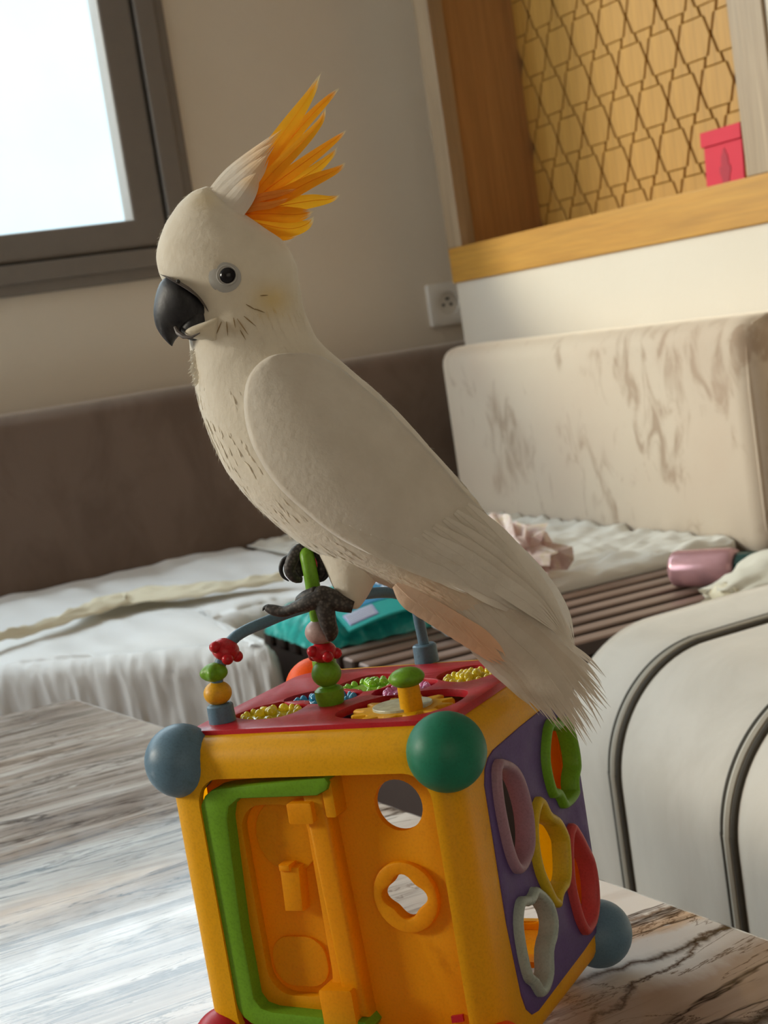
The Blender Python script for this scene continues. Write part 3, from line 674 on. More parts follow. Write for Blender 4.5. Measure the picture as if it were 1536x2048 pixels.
# raised left tray with a phone-shaped hollow
hollow = rrect(-.0420, -.0430, -.0085, .0440, .012)
part('tray', plate(rrect(-.0470, -.0500, .0050, .0500, .006), [hollow], 0, .0045, front(.0125), .002), M['panel'], toy, True)
part('round_boss', plate(circ(-.0215, .0290, .0155, .0165), [], 0, .0018, front(.0125), .0012, 3), M['panel'], toy, True)
part('lower_boss', plate(rrect(-.0400, -.0400, -.0120, -.0170, .010), [], 0, .0014, front(.0125), .001, 3), M['panel'], toy, True)
part('latch', join(plate([(-.0250, .0165), (-.0150, .0165), (-.0168, -.0035), (-.0260, -.0035)], [], 0, .0065, front(.0125), .001), plate([(-.0245, .0180), (-.0190, .0180), (-.0190, .0150), (-.0245, .0150)], [], 0, .0080, front(.0125), .001)), M['panel'], toy, True)
part('hinge_bar', plate([(-.0065, .0500), (.0045, .0500), (.0075, -.0500), (-.0030, -.0500)], [], 0, .0085, front(.0125), .0025, 3), M['panel'], toy, True)
part('hinge_block', plate(rrect(-.0125, .0375, -.0005, .0465, .001), [], 0, .0115, front(.0125), .001), M['panel'], toy, True)
part('hinge_block', plate(rrect(-.0120, -.0530, .0040, -.0360, .001), [], 0, .0125, front(.0125), .002), M['panel'], toy, True)
part('hinge_block', plate(rrect(.0050, .0395, .0100, .0560, .001), [], 0, .0095, front(.0125), .001), M['panel'], toy, True)
# green C-shaped door rim
go = [(.0085, .0575), (-.0450, .0540)] + [(-.0450 - .0125 * math.sin(a), .0425 + .0115 * math.cos(a)) for a in (.4, .8, 1.2, 1.5)] + [(-.0575, .0050), (-.0570, -.0440)] + [(-.0455 - .0115 * math.cos(a), -.0440 - .0110 * math.sin(a)) for a in (.3, .7, 1.1, 1.5)] + [(.0075, -.0560), (.0095, -.0530), (.0075, -.0500)]
gi = [(-.0385, -.0478), (-.0440, -.0462), (-.0468, -.0420), (-.0468, -.0100), (-.0440, .0400), (-.0420, .0455), (-.0365, .0490), (.0030, .0495), (.0085, .0520), (.0100, .0550)]
part('door_rim', plate(go + gi, [], 0, .0125, front(.0135), .0012, 2), M['green'], toy, True)
part('slot_mark', plate([(.0435, -.0505), (.0490, -.0495), (.0490, -.0525), (.0435, -.0535)], [], 0, .0012, front(.0125)), M['red'], toy, False)
# purple shape panel on the right side
pur = [(-40.8, 44.7), (-38, 50.5), (-33, 54.0), (-26.9, 55.5), (5.5, 56.6), (40.8, 57.0), (62, 55.5), (66.5, 50), (67, 25), (66, -44), (64, -53), (56, -59.5), (36.6, -60.5), (-24.2, -61.5), (-31, -60.0), (-35.9, -55.4), (-38.5, -48), (-41.5, -15.2)]
shapes = [('mauve', [(-23, 51.5), (-12, 45.5), (-5.2, 36), (-2.0, 20.8), (-6.0, 6.0), (-16, -.2), (-25.5, -.8), (-31.5, 5), (-35.2, 16), (-36.8, 34), (-34.4, 48), (-29, 52.5)]),
          ('green', [(36, 52.5), (44, 49), (53, 49.5), (60.5, 42.5), (63.8, 30), (62.5, 20), (57, 15), (54.6, 8.5), (44, 6.5), (34.6, 8.0), (30, 14.5), (23.5, 17), (20.0, 27), (20.5, 38), (28.0, 49)]),
          ('yellow2', [(7, 24.5), (13.5, 21.5), (18, 14.5), (27, 8.5), (34.0, -2), (33.5, -10), (30, -20), (24, -25.5), (16, -26.5), (10.8, -30.2), (4, -26), (-.8, -18.6), (-6.5, -7), (-7.5, 6), (-3, 18)]),
          ('coral', [(42.8, .5), (49.5, -6), (55, -14), (61, -24), (61.8, -36), (58, -47), (51, -53.2), (43, -55), (36.5, -53.8), (31, -46), (28.4, -38), (26.6, -26), (29.5, -12), (35, -2.5)]),
          ('grey', [(-26, -8.2), (-18, -10.8), (-12, -9.2), (-4, -14), (4.2, -23), (6.2, -33), (1.5, -40), (-4.5, -43.5), (-8, -52), (-16, -56.8), (-24.5, -56.3), (-30, -49), (-36.0, -43), (-38.4, -30), (-37.4, -17), (-32, -9.5)])]
def spl(L, n=48): return [(p.x, p.y) for p in catmull([(a * .001, b * .001, 0) for a, b in L], n, True)]
def inset(lp, d):
    n = len(lp); out = []
    ar = sum(lp[i][0] * lp[(i + 1) % n][1] - lp[(i + 1) % n][0] * lp[i][1] for i in range(n)); sg = 1 if ar > 0 else -1
    for i in range(n):
        a, b = Vector(lp[i - 1]), Vector(lp[(i + 1) % n]); t = (b - a).normalized(); out.append((lp[i][0] - sg * t.y * d, lp[i][1] + sg * t.x * d))
    return out
def rim(lp):
    prof = [(0, -.004), (0, .0030), (.0008, .0042), (.0021, .0047), (.0034, .0042), (.0042, .0030), (.0042, -.004)]
    V, F = [], []; n = len(lp); put = right(0)
    rings = [[Vector(put(x, y, z)) for x, y in (inset(lp, d) if d else lp)] for d, z in prof]; m = len(rings)
    for r in rings: V += r
    for i in range(m):
        for k in range(n): F.append((i * n + k, i * n + (k + 1) % n, ((i + 1) % m) * n + (k + 1) % n, ((i + 1) % m) * n + k))
    return V, F
loops = [(m, inset(spl(L), .0012)) for m, L in shapes]
part('shape_panel', plate(mm(pur), [inset(l, .0012) for _, l in loops], 0, .0035, right(.0028), .0012), M['purple'], toy, True)
for m, l in loops:
    part('shape_rim', rim(l), M[m], toy, True, sharp=60)
# left and back panels, lit from the window side
part('left_panel', plate(rrect(-.060, -.064, .066, .062, .010), [circ(.020, -.030, .012, .012), circ(-.020, .024, .010, .010)], 0, .003, left(.0045)), M['thin'], toy, False)
part('back_panel', plate(rrect(-.058, -.064, .060, .060, .010), [rrect(-.050, -.061, .0395, .024, .010)], 0, .003, back(.0045)), M['thin'], toy, False)
part('base_panel', plate(rrect(-.052, -.050, .052, .055, .012), [rrect(-.036, -.034, .050, .046, .010)], 0, .003, bot_(.0045)), M['panel'], toy, False)
# corner balls
for m, (a, b, c) in (('blue', (-.0668, -.0600, .0655)), ('dgreen', (.065, -.062, .0655)), ('orange', (-.0675, .066, .0655)), ('red', (-.0675, -.062, -.0655)), ('orange', (.065, -.062, -.0655)), ('blue', (.065, .069, -.0655)), ('dgreen', (-.0675, .066, -.0655)), ('red', (.062, .066, .0640))):
    rr = .0164 if not (m == 'red' and c > 0) else .012
    part('corner_ball', ball((a, b, c), rr, 32, 20), M[m], toy, True)
# red top plate with sunken button wells
wells = [spl([(-54, -26), (-52, -34), (-40, -40), (-27, -39), (-22, -29), (-25, -12), (-36, -9), (-47, -13)], 28), spl([(-43, -2), (-38, -12), (-22, -17), (-10, -17), (-3, -8), (-6, 4), (-20, 10), (-34, 9)], 28),
         spl([(-26, 16), (-19, 7), (-5, 1), (4, 6), (9, 18), (6, 31), (-6, 36), (-20, 34)], 28), spl([(3, -4), (12, -9), (23, -8), (29, 4), (28, 15), (16, 21), (5, 16)], 28),
         spl([(24, 22), (32, 13), (44, 9), (52, 18), (54, 32), (46, 40), (34, 42), (25, 33)], 28), spl([(2, -36), (9, -45), (28, -50), (48, -46), (57, -30), (54, -10), (38, -3), (16, -9), (5, -20)], 36)]
part('top_plate', plate(rrect(-.0645, -.0565, .0640, .0520, .012), wells, 0, .0035, top_(.0015), .001, 2), M['red'], toy, True)
part('well_floor', plate(rrect(-.060, -.052, .060, .050, .010), [], 0, .002, top_(.0060)), M['red'], toy, False)
def button(cx, cy, rx, ry, m, seed, ang=0):
    vf = []
    rr = random.Random(seed); c, s = math.cos(ang), math.sin(ang)
    v, f = ball((0, 0, 0), 1, 36, 12); out = []
    for p in v:
        x, y = p.x, p.y
        out.append(Vector((cx + (c * x * rx - s * y * ry), cy + (s * x * rx + c * y * ry), HZ - .003 + max(p.z, -.2) * .0042)))
    vf.append((out, f))
    for k in range(16):     # moulded ridges round the edge and beads on the crown
        a = 2 * math.pi * k / 16
        x, y = .86 * rx * math.cos(a), .86 * ry * math.sin(a)
        vf.append(ball((cx + c * x - s * y, cy + s * x + c * y, HZ - .001), .0021, 8, 6, sz=1.5))
    for k in range(7):
        a = rr.random() * 6.28; q = rr.random() * .5
        x, y = q * rx * math.cos(a), q * ry * math.sin(a); vf.append(ball((cx + c * x - s * y, cy + s * x + c * y, HZ + .0013), .0026, 8, 6))
    part('button', join(*vf), M[m], toy, True)
button(-.0385, -.0250, .0155, .0130, 'gel_y', 1); button(-.0225, -.0030, .0170, .0105, 'gel_b', 2); button(-.0090, .0190, .0150, .0145, 'gel_g', 3)
button(.0160, .0060, .0110, .0120, 'gel_p', 4); button(.0395, .0260, .0130, .0140, 'gel_y', 5)
gx, gy = .0300, -.0270
gear = [(gx + (.0235 if k % 4 < 2 else .0180) * math.cos(2 * math.pi * k / 48), gy + (.0205 if k % 4 < 2 else .0158) * math.sin(2 * math.pi * k / 48)) for k in range(48)]
gr = part('gear_wheel', plate(gear, [], 0, .006, top_(.0050), .0008), M['yellow'], toy, True)
part('picture_disc', plate(circ(gx, gy, .0135, .0120), [], 0, .0012, top_(-.0010), .0004), simple('printed_disc', (0.46, 0.48, 0.36), 0.25, 0.5, 220), gr, False)
part('crank_stem', xf(lathe([(.0050, 0), (.0048, .0115), (.0046, .0115)], 20), Matrix.Translation((.0375, -.0330, HZ + .001))), M['yellow'], gr, True)
part('crank_cap', ball((.0375, -.0330, HZ + .0150), .0078, 24, 14, sz=.56), M['green'], gr, True)
# bead loops
ZP = HZ + .002
bl = catmull([(-.0545, -.041, ZP), (-.0541, -.0413, .0921), (-.0522, -.0387, .1029), (-.0472, -.0304, .1134), (-.0379, -.0136, .1170), (-.030, .0009, .1185), (-.018, .023, .1185), (-.006, .047, .1150), (.0005, .0575, .107), (.001, .0598, .095), (.0009, .061, ZP)], 70)
part('blue_loop', tube(bl, .00270, 12), M['blue'], toy, True)
gl = catmull([(-.0100, -.0185, ZP), (-.0095, -.0182, .102), (-.0090, -.0189, .1297), (-.0091, -.0190, .1400), (-.0125, -.0138, .1462), (-.0270, .0110, .1400), (-.0400, .0330, .1310), (-.0470, .0440, .118), (-.0475, .0445, .105), (-.0478, .0450, ZP)], 80)
part('green_loop', tube(gl, .00330, 12), M['green'], toy, True)
for (x, y, m) in ((-.0545, -.041, 'blue'), (.0009, .061, 'blue'), (-.0478, .0450, 'green')):
    part('loop_foot', xf(lathe([(.0062, 0), (.0060, .0085), (.0052, .0092)], 20), Matrix.Translation((x, y, ZP - .001))), M[m], toy, True)
part('loop_foot', xf(lathe([(.0056, 0), (.0066, .0040), (.0066, .0075), (.0050, .0088)], 24), Matrix.Translation((-.0102, -.0185, ZP - .001))), M['green'], toy, True)
def pick(path, z0):
    return min(path[:35], key=lambda p: abs(p.z - z0))
def bead(name, c, r, sz, m, bumps=0, amp=0, knobs=0, tilt=0):
    vf = [ball((0, 0, 0), r, 32, 18, sz=sz, bumps=bumps, amp=amp)]
    for k in range(knobs):
        a = 2 * math.pi * k / knobs + .5; vf.append(ball((r * .92 * math.cos(a), r * .92 * math.sin(a), (.25 if k % 2 else -.25) * r), r * .42, 16, 10))
    part(name, xf(join(*vf), Matrix.Translation(c) @ Matrix.Rotation(tilt, 4, 'Y')), M[m], toy, True)
bead('round_bead', (-.0544, -.0411, ZP + .0132), .0064, .86, 'beady')
bead('flower_bead', (-.0541, -.0411, ZP + .0228), .0060, .72, 'green', 5, .13)
bead('flower_bead', (-.0500, -.0355, .1090), .0064, .80, 'beadr', 0, 0, 5, .5)
bead('round_bead', (-.0100, -.0185, ZP + .0140), .0068, .92, 'green')
bead('flower_bead', (-.0098, -.0184, ZP + .0238), .0062, .80, 'beadr', 0, 0, 5)
bead('round_bead', (-.0096, -.0183, ZP + .0332), .0070, .84, 'beadp')
bead('flower_bead', (-.0440, .0395, .1350), .0066, .80, 'beadr', 0, 0, 5, .6)

# ------------------------------------------------------------------ cockatoo
BF = Vector((0, 0, 0)); SC = 0.674 / FPX
F0 = CAMPOS + (FW + CR * ((640 - 768) / FPX) - CU * ((1180 - 1024) / FPX)) * 0.674
e1 = (CR - FW * 0.135).normalized(); e2 = CU.copy(); e3 = e1.cross(e2).normalized()      # the bird's own side plane and its sideways axis
def B(x, y, w=0.0):
    d = FW + CR * ((x - W / 2) / FPX) - CU * ((y - H / 2) / FPX)
    return CAMPOS + d * ((F0 - CAMPOS).dot(e3) / d.dot(e3)) + e3 * (w * SC)
bird = thing('cockatoo', F0, 'white cockatoo with raised orange crest perched on the green bead loop', 'bird')
WH, CRM, PEACH_GLOW, YEL = (0.80, 0.765, 0.69), (0.78, 0.71, 0.56), (0.86, 0.50, 0.29), (0.74, 0.58, 0.26)
SEC = [((412, 374), (416, 374), 2), ((378, 392), (446, 396), 36), ((345, 430), (506, 440), 72), ((322, 475), (566, 482), 97), ((315, 515), (588, 520), 106), ((322, 552), (596, 556), 106), ((345, 590), (602, 592), 103), ((372, 640), (612, 632), 99),
       ((384, 695), (636, 680), 100), ((387, 745), (688, 728), 112), ((399, 805), (752, 782), 132), ((420, 870), (815, 845), 146), ((449, 930), (873, 910), 152), ((492, 990), (927, 968), 148), ((545, 1043), (962, 1012), 134),
       ((622, 1100), (990, 1058), 116), ((720, 1148), (1014, 1100), 98), ((812, 1192), (1036, 1138), 82), ((882, 1246), (1054, 1182), 52), ((945, 1294), (1066, 1226), 30), ((990, 1318), (1062, 1268), 15), ((1016, 1326), (1040, 1306), 4)]
def body_rings(n=110, seg=48):
    Ls = catmull([(*s[0], 0) for s in SEC], n); Rs = catmull([(*s[1], 0) for s in SEC], n); D = curve1([s[2] for s in SEC], n)
    rings = []
    for a, b, d in zip(Ls, Rs, D):
        c = (a + b) / 2; h = (b - a) / 2; r = []
        for k in range(seg):
            t = 2 * math.pi * k / seg; q = c - h * math.cos(t)
            r.append(B(q.x, q.y, max(d, 1) * math.sin(t)))
        rings.append(r)
    return rings
RG = body_rings(); NR, NSG = len(RG), 48
def px_of(P):
    d = P - CAMPOS; z = d.dot(FW); return W / 2 + FPX * d.dot(CR) / z, H / 2 - FPX * d.dot(CU) / z
def mixc(a, b, t): t = max(0, min(1, t)); return tuple(lerp(a[i], b[i], t) for i in range(3))
def gauss(x, y, cx, cy, sx, sy): return math.exp(-(((x - cx) / sx) ** 2 + ((y - cy) / sy) ** 2))
def pigment_and_glow(P):
    """plumage colour over the body: yellow ear patch, yellowish crest base, peach painted for light passing through under the tail"""
    x, y = px_of(P); c = WH
    c = mixc(c, CRM, .5 + .5 * ns(P, 22, 3))
    c = mixc(c, YEL, .85 * gauss(x, y, 545, 600, 36, 30)); c = mixc(c, YEL, .45 * gauss(x, y, 410, 395, 30, 26))
    c = mixc(c, PEACH_GLOW, .75 * gauss(x, y, 930, 1275, 95, 55)); c = mixc(c, PEACH_GLOW, .35 * gauss(x, y, 850, 1180, 70, 40))
    c = mixc(c, (.42, .30, .14), .55 * gauss(x, y, 470, 655, 16, 10)); return c
bv = [p for r in RG for p in r]
bf = [(i * NSG + k, i * NSG + (k + 1) % NSG, (i + 1) * NSG + (k + 1) % NSG, (i + 1) * NSG + k) for i in range(NR - 1) for k in range(NSG)]
bf += [tuple(range(NSG))[::-1], tuple((NR - 1) * NSG + k for k in range(NSG))]
bvd = [p + (p - sum(RG[i // NSG], Vector()) / NSG).normalized() * (0.0006 * ns(p, 60, 1) + 0.0004 * ns(p, 170, 2)) for i, p in enumerate(bv)]
part('body', (bvd, bf), M['feather'], bird, True, F0, [pigment_and_glow(p) for p in bv], sharp=180)
BVH = BVHTree.FromPolygons([tuple(p) for p in bv], bf)
def front_w(x, y):
    p = B(x, y, 400); h = BVH.ray_cast(p, -e3)
    return None if h[0] is None else (h[0] - B(x, y, 0)).dot(e3) / SC
WOUT = [(604, 716), (560, 724), (528, 756), (517, 800), (522, 855), (540, 908), (575, 965), (622, 1014), (690, 1070), (770, 1112), (860, 1148), (950, 1186), (1020, 1222), (1100, 1268), (1122, 1248), (1072, 1152), (1004, 1058), (932, 982), (846, 884), (742, 784), (692, 742), (645, 716)]
def in_wing(x, y):
    c = False; n = len(WOUT)
    for i in range(n):
        (x1, y1), (x2, y2) = WOUT[i], WOUT[(i + 1) % n]
        if (y1 > y) != (y2 > y) and x < (x2 - x1) * (y - y1) / (y2 - y1) + x1: c = not c
    return c
# small contour feathers laid over the body
def plumage(n=5200):
    V, F, T = [], [], []
    for q in range(n):
        i = 3 + int(rnd.random() * (NR - 12)); k = int(rnd.random() * NSG)
        p = RG[i][k]; a = RG[min(i + 2, NR - 1)][k] - RG[max(i - 2, 0)][k]
        if a.length < 1e-6: continue
        t = a.normalized(); s = (RG[i][(k + 1) % NSG] - RG[i][k - 1]).normalized(); nn = s.cross(t)
        c = sum(RG[i], Vector()) / NSG
        if nn.dot(p - c) < 0: nn = -nn
        x, y = px_of(p)
        if y < 470 and x > 440: continue
        if y < 610: continue
        if ((x - 474) / 40) ** 2 + ((y - 571) / 38) ** 2 < 1: continue
        if 315 < x < 445 and 545 < y < 690: continue
        if nn.dot(e3) > 0.05 and in_wing(x, y): continue
        L = SC * (16 if y < 700 else 26) * (.7 + .6 * rnd.random()); wd = L * .13
        t = (t + s * (rnd.random() - .5) * .35).normalized(); sd = t.cross(nn).normalized()
        lift = SC * (0.5 + 1.0 * rnd.random() ** 2)
        b = len(V); base = p - nn * SC * 1.0
        V += [base, base + t * L * .45 + sd * wd + nn * (lift * .3), base + t * L * .5 + nn * (lift * .7 + SC * .3), base + t * L * .45 - sd * wd + nn * (lift * .3), base + t * L * .85 + sd * wd * .6 + nn * lift, base + t * L + nn * (lift * 1.3), base + t * L * .85 - sd * wd * .6 + nn * lift]
        F += [(b, b + 1, b + 2), (b, b + 2, b + 3), (b + 1, b + 4, b + 5, b + 2), (b + 3, b + 2, b + 5, b + 6)]
        T += [pigment_and_glow(p)] * 7
    return V, F, T
pv, pf, pt = plumage()
def fuzz(n=9000):
    V, F, T = [], [], []
    r = random.Random(21)
    for q in range(n):
        i = 3 + int(r.random() * (NR - 10)); k = int(r.random() * NSG); u = r.random()
        p = RG[i][k].lerp(RG[i][(k + 1) % NSG], u); a = (RG[min(i + 2, NR - 1)][k] - RG[max(i - 2, 0)][k])
        if a.length < 1e-6: continue
        t = a.normalized(); sdv = (RG[i][(k + 1) % NSG] - RG[i][k - 1]).normalized(); nn = sdv.cross(t); c = sum(RG[i], Vector()) / NSG
        if nn.dot(p - c) < 0: nn = -nn
        if nn.dot(e3) > 0.55: continue
        x, y = px_of(p)
        if 315 < x < 445 and 545 < y < 690: continue
        L = SC * (6 if y < 700 else 10) * (.5 + r.random()); d = (t + nn * (.25 + .45 * r.random()) + sdv * (r.random() - .5) * .5).normalized(); w_ = d.cross(nn).normalized() * SC * .55
        b = len(V); V += [p - w_ - nn * SC * .5, p + w_ - nn * SC * .5, p + d * L]; F.append((b, b + 1, b + 2)); T += [pigment_and_glow(p)] * 3
    return V, F, T
fv, ff, ft = fuzz()
tag(part('down', (fv, ff), M['down'], bird, True, F0, ft, sharp=180, recalc=False), kind='stuff')
tag(part('plumage', (pv, pf), M['feather'], bird, True, F0, pt, sharp=180, recalc=False), kind='stuff')
# one long feather: strips of barbs along a shaft, ragged or pointed at the tip
def feather(path, width, strips=8, ragged=0.0, col=WH, tipcol=None, tip=0.08, curl=0.0, wl=0.0, seed=0, n=22, shaft=1.2):
    """path: (x, y, w) in the bird's plane; width: half width along the feather"""
    r = random.Random(seed); P = catmull(path, n); wv = curve1(width, n); V, F, T = [], [], []
    for s in range(strips):
        u0, u1 = -1 + 2 * s / strips, -1 + 2 * (s + 1) / strips; um = (u0 + u1) / 2
        end = 1.0 - ragged * r.random() - .10 * um * um * (1 if ragged else .5); b = len(V); bend = (r.random() - .5) * ragged * 40
        for i in range(n):
            t = i / (n - 1) * end; j = t * (n - 1); i0 = min(int(j), n - 2); p = P[i0].lerp(P[i0 + 1], j - i0); d = (P[i0 + 1] - P[i0]); d.z = 0; d.normalize(); nrm = Vector((-d.y, d.x, 0))
            w_ = lerp(wv[i0], wv[i0 + 1], j - i0); k = max(0, (i / (n - 1) - .78) / .22) if ragged else 0
            for u in (u0, u1):
                uu = lerp(u, um, k ** 1.5 * .96); q = p + nrm * (uu * w_ + bend * k * k)
                hh = p.z + wl * (1 - uu * uu) + curl * uu
                V.append(B(q.x, q.y, hh)); T.append(mixc(col, tipcol, (t - (1 - tip * 2)) / tip) if tipcol else col)
        for i in range(n - 1): F.append((b + 2 * i, b + 2 * i + 1, b + 2 * i + 3, b + 2 * i + 2))
    if shaft:
        b = len(V); sv, sf = tube([B(p.x, p.y, p.z + wl + .6) for p in P[:int(n * .92)]], [SC * shaft * (1 - .7 * i / n) for i in range(int(n * .92))], 5)
        V += sv; F += [tuple(a + b for a in f) for f in sf]; T += [tuple(min(1, c * 1.05) for c in col)] * len(sv)
    return (V, F), T
def put_feather(name, mat, *a, **k):
    vf, T = feather(*a, **k); return part(name, vf, M[mat], bird, True, F0, T, sharp=180, recalc=False)
# folded wing on the near side
WL = catmull([(604, 716, 0), (560, 724, 0), (528, 756, 0), (517, 800, 0), (522, 855, 0), (540, 908, 0), (575, 965, 0), (622, 1014, 0), (690, 1070, 0), (770, 1112, 0), (860, 1148, 0), (950, 1186, 0), (1020, 1216, 0), (1070, 1238, 0), (1106, 1256, 0)], 70)
WU = catmull([(610, 716, 0), (645, 716, 0), (692, 742, 0), (742, 784, 0), (795, 832, 0), (846, 884, 0), (892, 934, 0), (932, 982, 0), (966, 1018, 0), (1004, 1058, 0), (1040, 1104, 0), (1072, 1152, 0), (1096, 1192, 0), (1112, 1222, 0), (1122, 1248, 0)], 70)
NV = 26
def wing_surface(off=8.0):
    Wd = [[0] * NV for _ in range(70)]
    for i in range(70):
        for j in range(NV):
            t = j / (NV - 1); p = WL[i].lerp(WU[i], t); f = front_w(p.x, p.y)
            Wd[i][j] = f if f is not None else (Wd[i][j - 1] * .80 if j else (Wd[i - 1][j] * .97 if i else 40))
    for _ in range(14):
        for i in range(1, 69):
            for j in range(NV):
                a = Wd[i][max(j - 1, 0)]; b = Wd[i][min(j + 1, NV - 1)]; Wd[i][j] = (Wd[i][j] * 2 + a + b + Wd[i - 1][j] + Wd[i + 1][j]) / 6
    V, T = [], []
    for i in range(70):
        for j in range(NV):
            t = j / (NV - 1); p = WL[i].lerp(WU[i], t); e = min(1, t * 7) ** .5 * min(1, (1 - t) * 8) ** .6 * min(1, i / 5) ** .5
            s = i / 69; ly = ((s * 7.0 + 2.2 * (t - .5) ** 2) % 1.0) * 2.2 * min(1, s * 1.5)
            w_ = Wd[i][j] + off * (.35 + e) + ly
            P = B(p.x, p.y, w_); V.append(P); T.append(mixc(WH, (.70, .64, .54), .35 + .3 * ns(P, 40, 5) + (.25 if t < .08 else 0)))
    F = [(i * NV + j, i * NV + j + 1, (i + 1) * NV + j + 1, (i + 1) * NV + j) for i in range(69) for j in range(NV - 1)]
    return V, F, T, Wd
wv_, wf_, wt_, WD = wing_surface()
wing = part('wing', (wv_, wf_), M['feather'], bird, True, F0, wt_, sharp=180)
sm = wing.modifiers.new('thickness', 'SOLIDIFY'); sm.thickness = 0.0012; sm.offset = -1
def wing_feather(name, pts, width, off, seed, ragged=.04, strips=6):
    P3 = []
    for x, y in pts:
        f = front_w(x, y); P3.append([x, y, f])
    last = 60.0
    for k, p in enumerate(P3):
        if p[2] is None: p[2] = last * .78
        last = p[2]; p[2] += off
    vf, T = feather([tuple(p) for p in P3], width, strips, ragged, mixc(WH, (.68, .62, .53), rnd.random() * .4), None, wl=.7, seed=seed, shaft=.5)
    return part(name, vf, M['feather'], wing, True, F0, T, sharp=180, recalc=False)
# flight feathers: long blades running to the wing tip
for k in range(7):
    t = k / 6
    st_ = (lerp(820, 940, t), lerp(1090, 1010, t)); md = (lerp(980, 1040, t), lerp(1182, 1120, t)); en = (lerp(1118, 1151, t ** .8), lerp(1262, 1304, t ** 1.3))
    wing_feather('flight_feather', [st_, ((st_[0] + md[0]) / 2 + 3, (st_[1] + md[1]) / 2 - 3), md, ((md[0] + en[0]) / 2 + 5, (md[1] + en[1]) / 2 - 4), en], [6, 17, 20, 17, 3], 9 + 1.3 * k, 40 + k)
wing_feather('flight_feather', [(960, 1060), (1030, 1140), (1085, 1205), (1128, 1262), (1154, 1308)], [8, 18, 20, 14, 2], 17, 39)
for k in range(6):
    t = k / 5
    a = (lerp(700, 800, t), lerp(1040, 1085, t)); b = (lerp(820, 960, t), lerp(1122, 1180, t))
    wing_feather('secondary_feather', [a, ((a[0] + b[0]) / 2, (a[1] + b[1]) / 2 - 3), b], [8, 22, 22, 12], 8.4 + .3 * k, 80 + k, .12, 7)
# far wing tip beyond the tail
put_feather('far_wing_tip', 'feather', [(985, 1060, -50), (1060, 1150, -45), (1115, 1230, -40), (1149, 1302, -36)], [14, 26, 24, 3], 6, .05, WH, seed=3)
# tail
for k in range(10):
    t = k / 9
    bx, by = lerp(930, 1016, t), lerp(1262, 1192, t); mx, my = lerp(1030, 1112, t), lerp(1350, 1296, t)
    tx = [1092, 1112, 1135, 1152, 1170, 1182, 1192, 1202, 1210, 1214][k]; ty = [1412, 1438, 1452, 1470, 1482, 1478, 1462, 1440, 1412, 1388][k]
    w0 = 8 - abs(k - 5) * 2.5
    put_feather('tail_feather', 'feather', [(bx - 30, by - 36, w0 + 50), ((bx + mx) / 2, (by + my) / 2, w0 + 30), (mx, my, w0 + 16), (lerp(mx, tx, .5) + 3, lerp(my, ty, .5) - 2, w0 + 8), (tx + 10, ty + 13, w0 + 2)], [10, 24, 27, 29, 19], 10, .20, mixc(WH, (.66, .57, .46), .3 + .5 * rnd.random()), None, wl=2.5, seed=100 + k, n=26)
# under-tail coverts, light passing through them painted as peach
for k in range(9):
    t = k / 8
    a = (lerp(800, 930, t), lerp(1165, 1240, t)); b = (lerp(872, 1018, t), lerp(1222, 1322, t))
    put_feather('under_tail_covert', 'feather', [(a[0], a[1], 62 - 12 * t), ((a[0] + b[0]) / 2, (a[1] + b[1]) / 2 + 6, 62 - 16 * t), (b[0], b[1] + 4, 44 - 10 * t)], [10, 22, 20, 5], 7, .2, mixc(WH, PEACH_GLOW, .45 + .4 * t), None, wl=3, seed=140 + k, n=14)
# crest
OR, ORD, TIP = (0.96, 0.47, 0.02), (0.92, 0.36, 0.012), (0.94, 0.80, 0.40)
CRS = [([(478, 412), (515, 340), (572, 258), (618, 190), (643, 142)], [16, 22, 20, 11, 1.5], -4, OR), ([(492, 405), (545, 320), (605, 245), (652, 195), (678, 170)], [12, 15, 13, 8, 1.5], -14, ORD),
       ([(495, 408), (550, 350), (610, 290), (646, 250), (657, 222)], [12, 16, 13, 7, 1.5], 26, OR), ([(492, 412), (560, 362), (625, 315), (672, 280), (697, 260)], [12, 16, 13, 7, 1.5], 4, ORD),
       ([(490, 415), (560, 380), (622, 342), (658, 312), (675, 291)], [12, 16, 13, 7, 1.5], -8, OR), ([(488, 420), (565, 395), (628, 365), (675, 345), (697, 329)], [12, 18, 15, 8, 1.5], 18, ORD),
       ([(486, 424), (560, 412), (622, 402), (660, 398), (682, 388)], [12, 18, 16, 8, 1.5], -2, OR), ([(485, 430), (545, 430), (596, 432), (632, 426)], [8, 18, 17, 4], 12, ORD),
       ([(484, 436), (530, 450), (578, 458), (612, 450), (630, 432)], [8, 18, 18, 12, 2], 0, OR), ([(486, 440), (525, 458), (565, 468), (600, 464)], [8, 14, 13, 3], -12, ORD),
       ([(480, 418), (520, 400), (560, 392), (600, 384)], [6, 9, 8, 2], 22, (0.92, 0.52, 0.10)), ([(482, 428), (515, 418), (550, 414), (585, 402)], [6, 9, 8, 2], 24, (0.92, 0.52, 0.10))]
for k, (pts, wd_, z, c) in enumerate(CRS):
    n = len(pts); put_feather('crest_feather', 'crest', [(x, y, z * (.6 + .8 * i / n)) for i, (x, y) in enumerate(pts)], [v * .86 for v in wd_], 6, .05, c, TIP, .09, wl=2.5, seed=200 + k, n=26, shaft=.9)
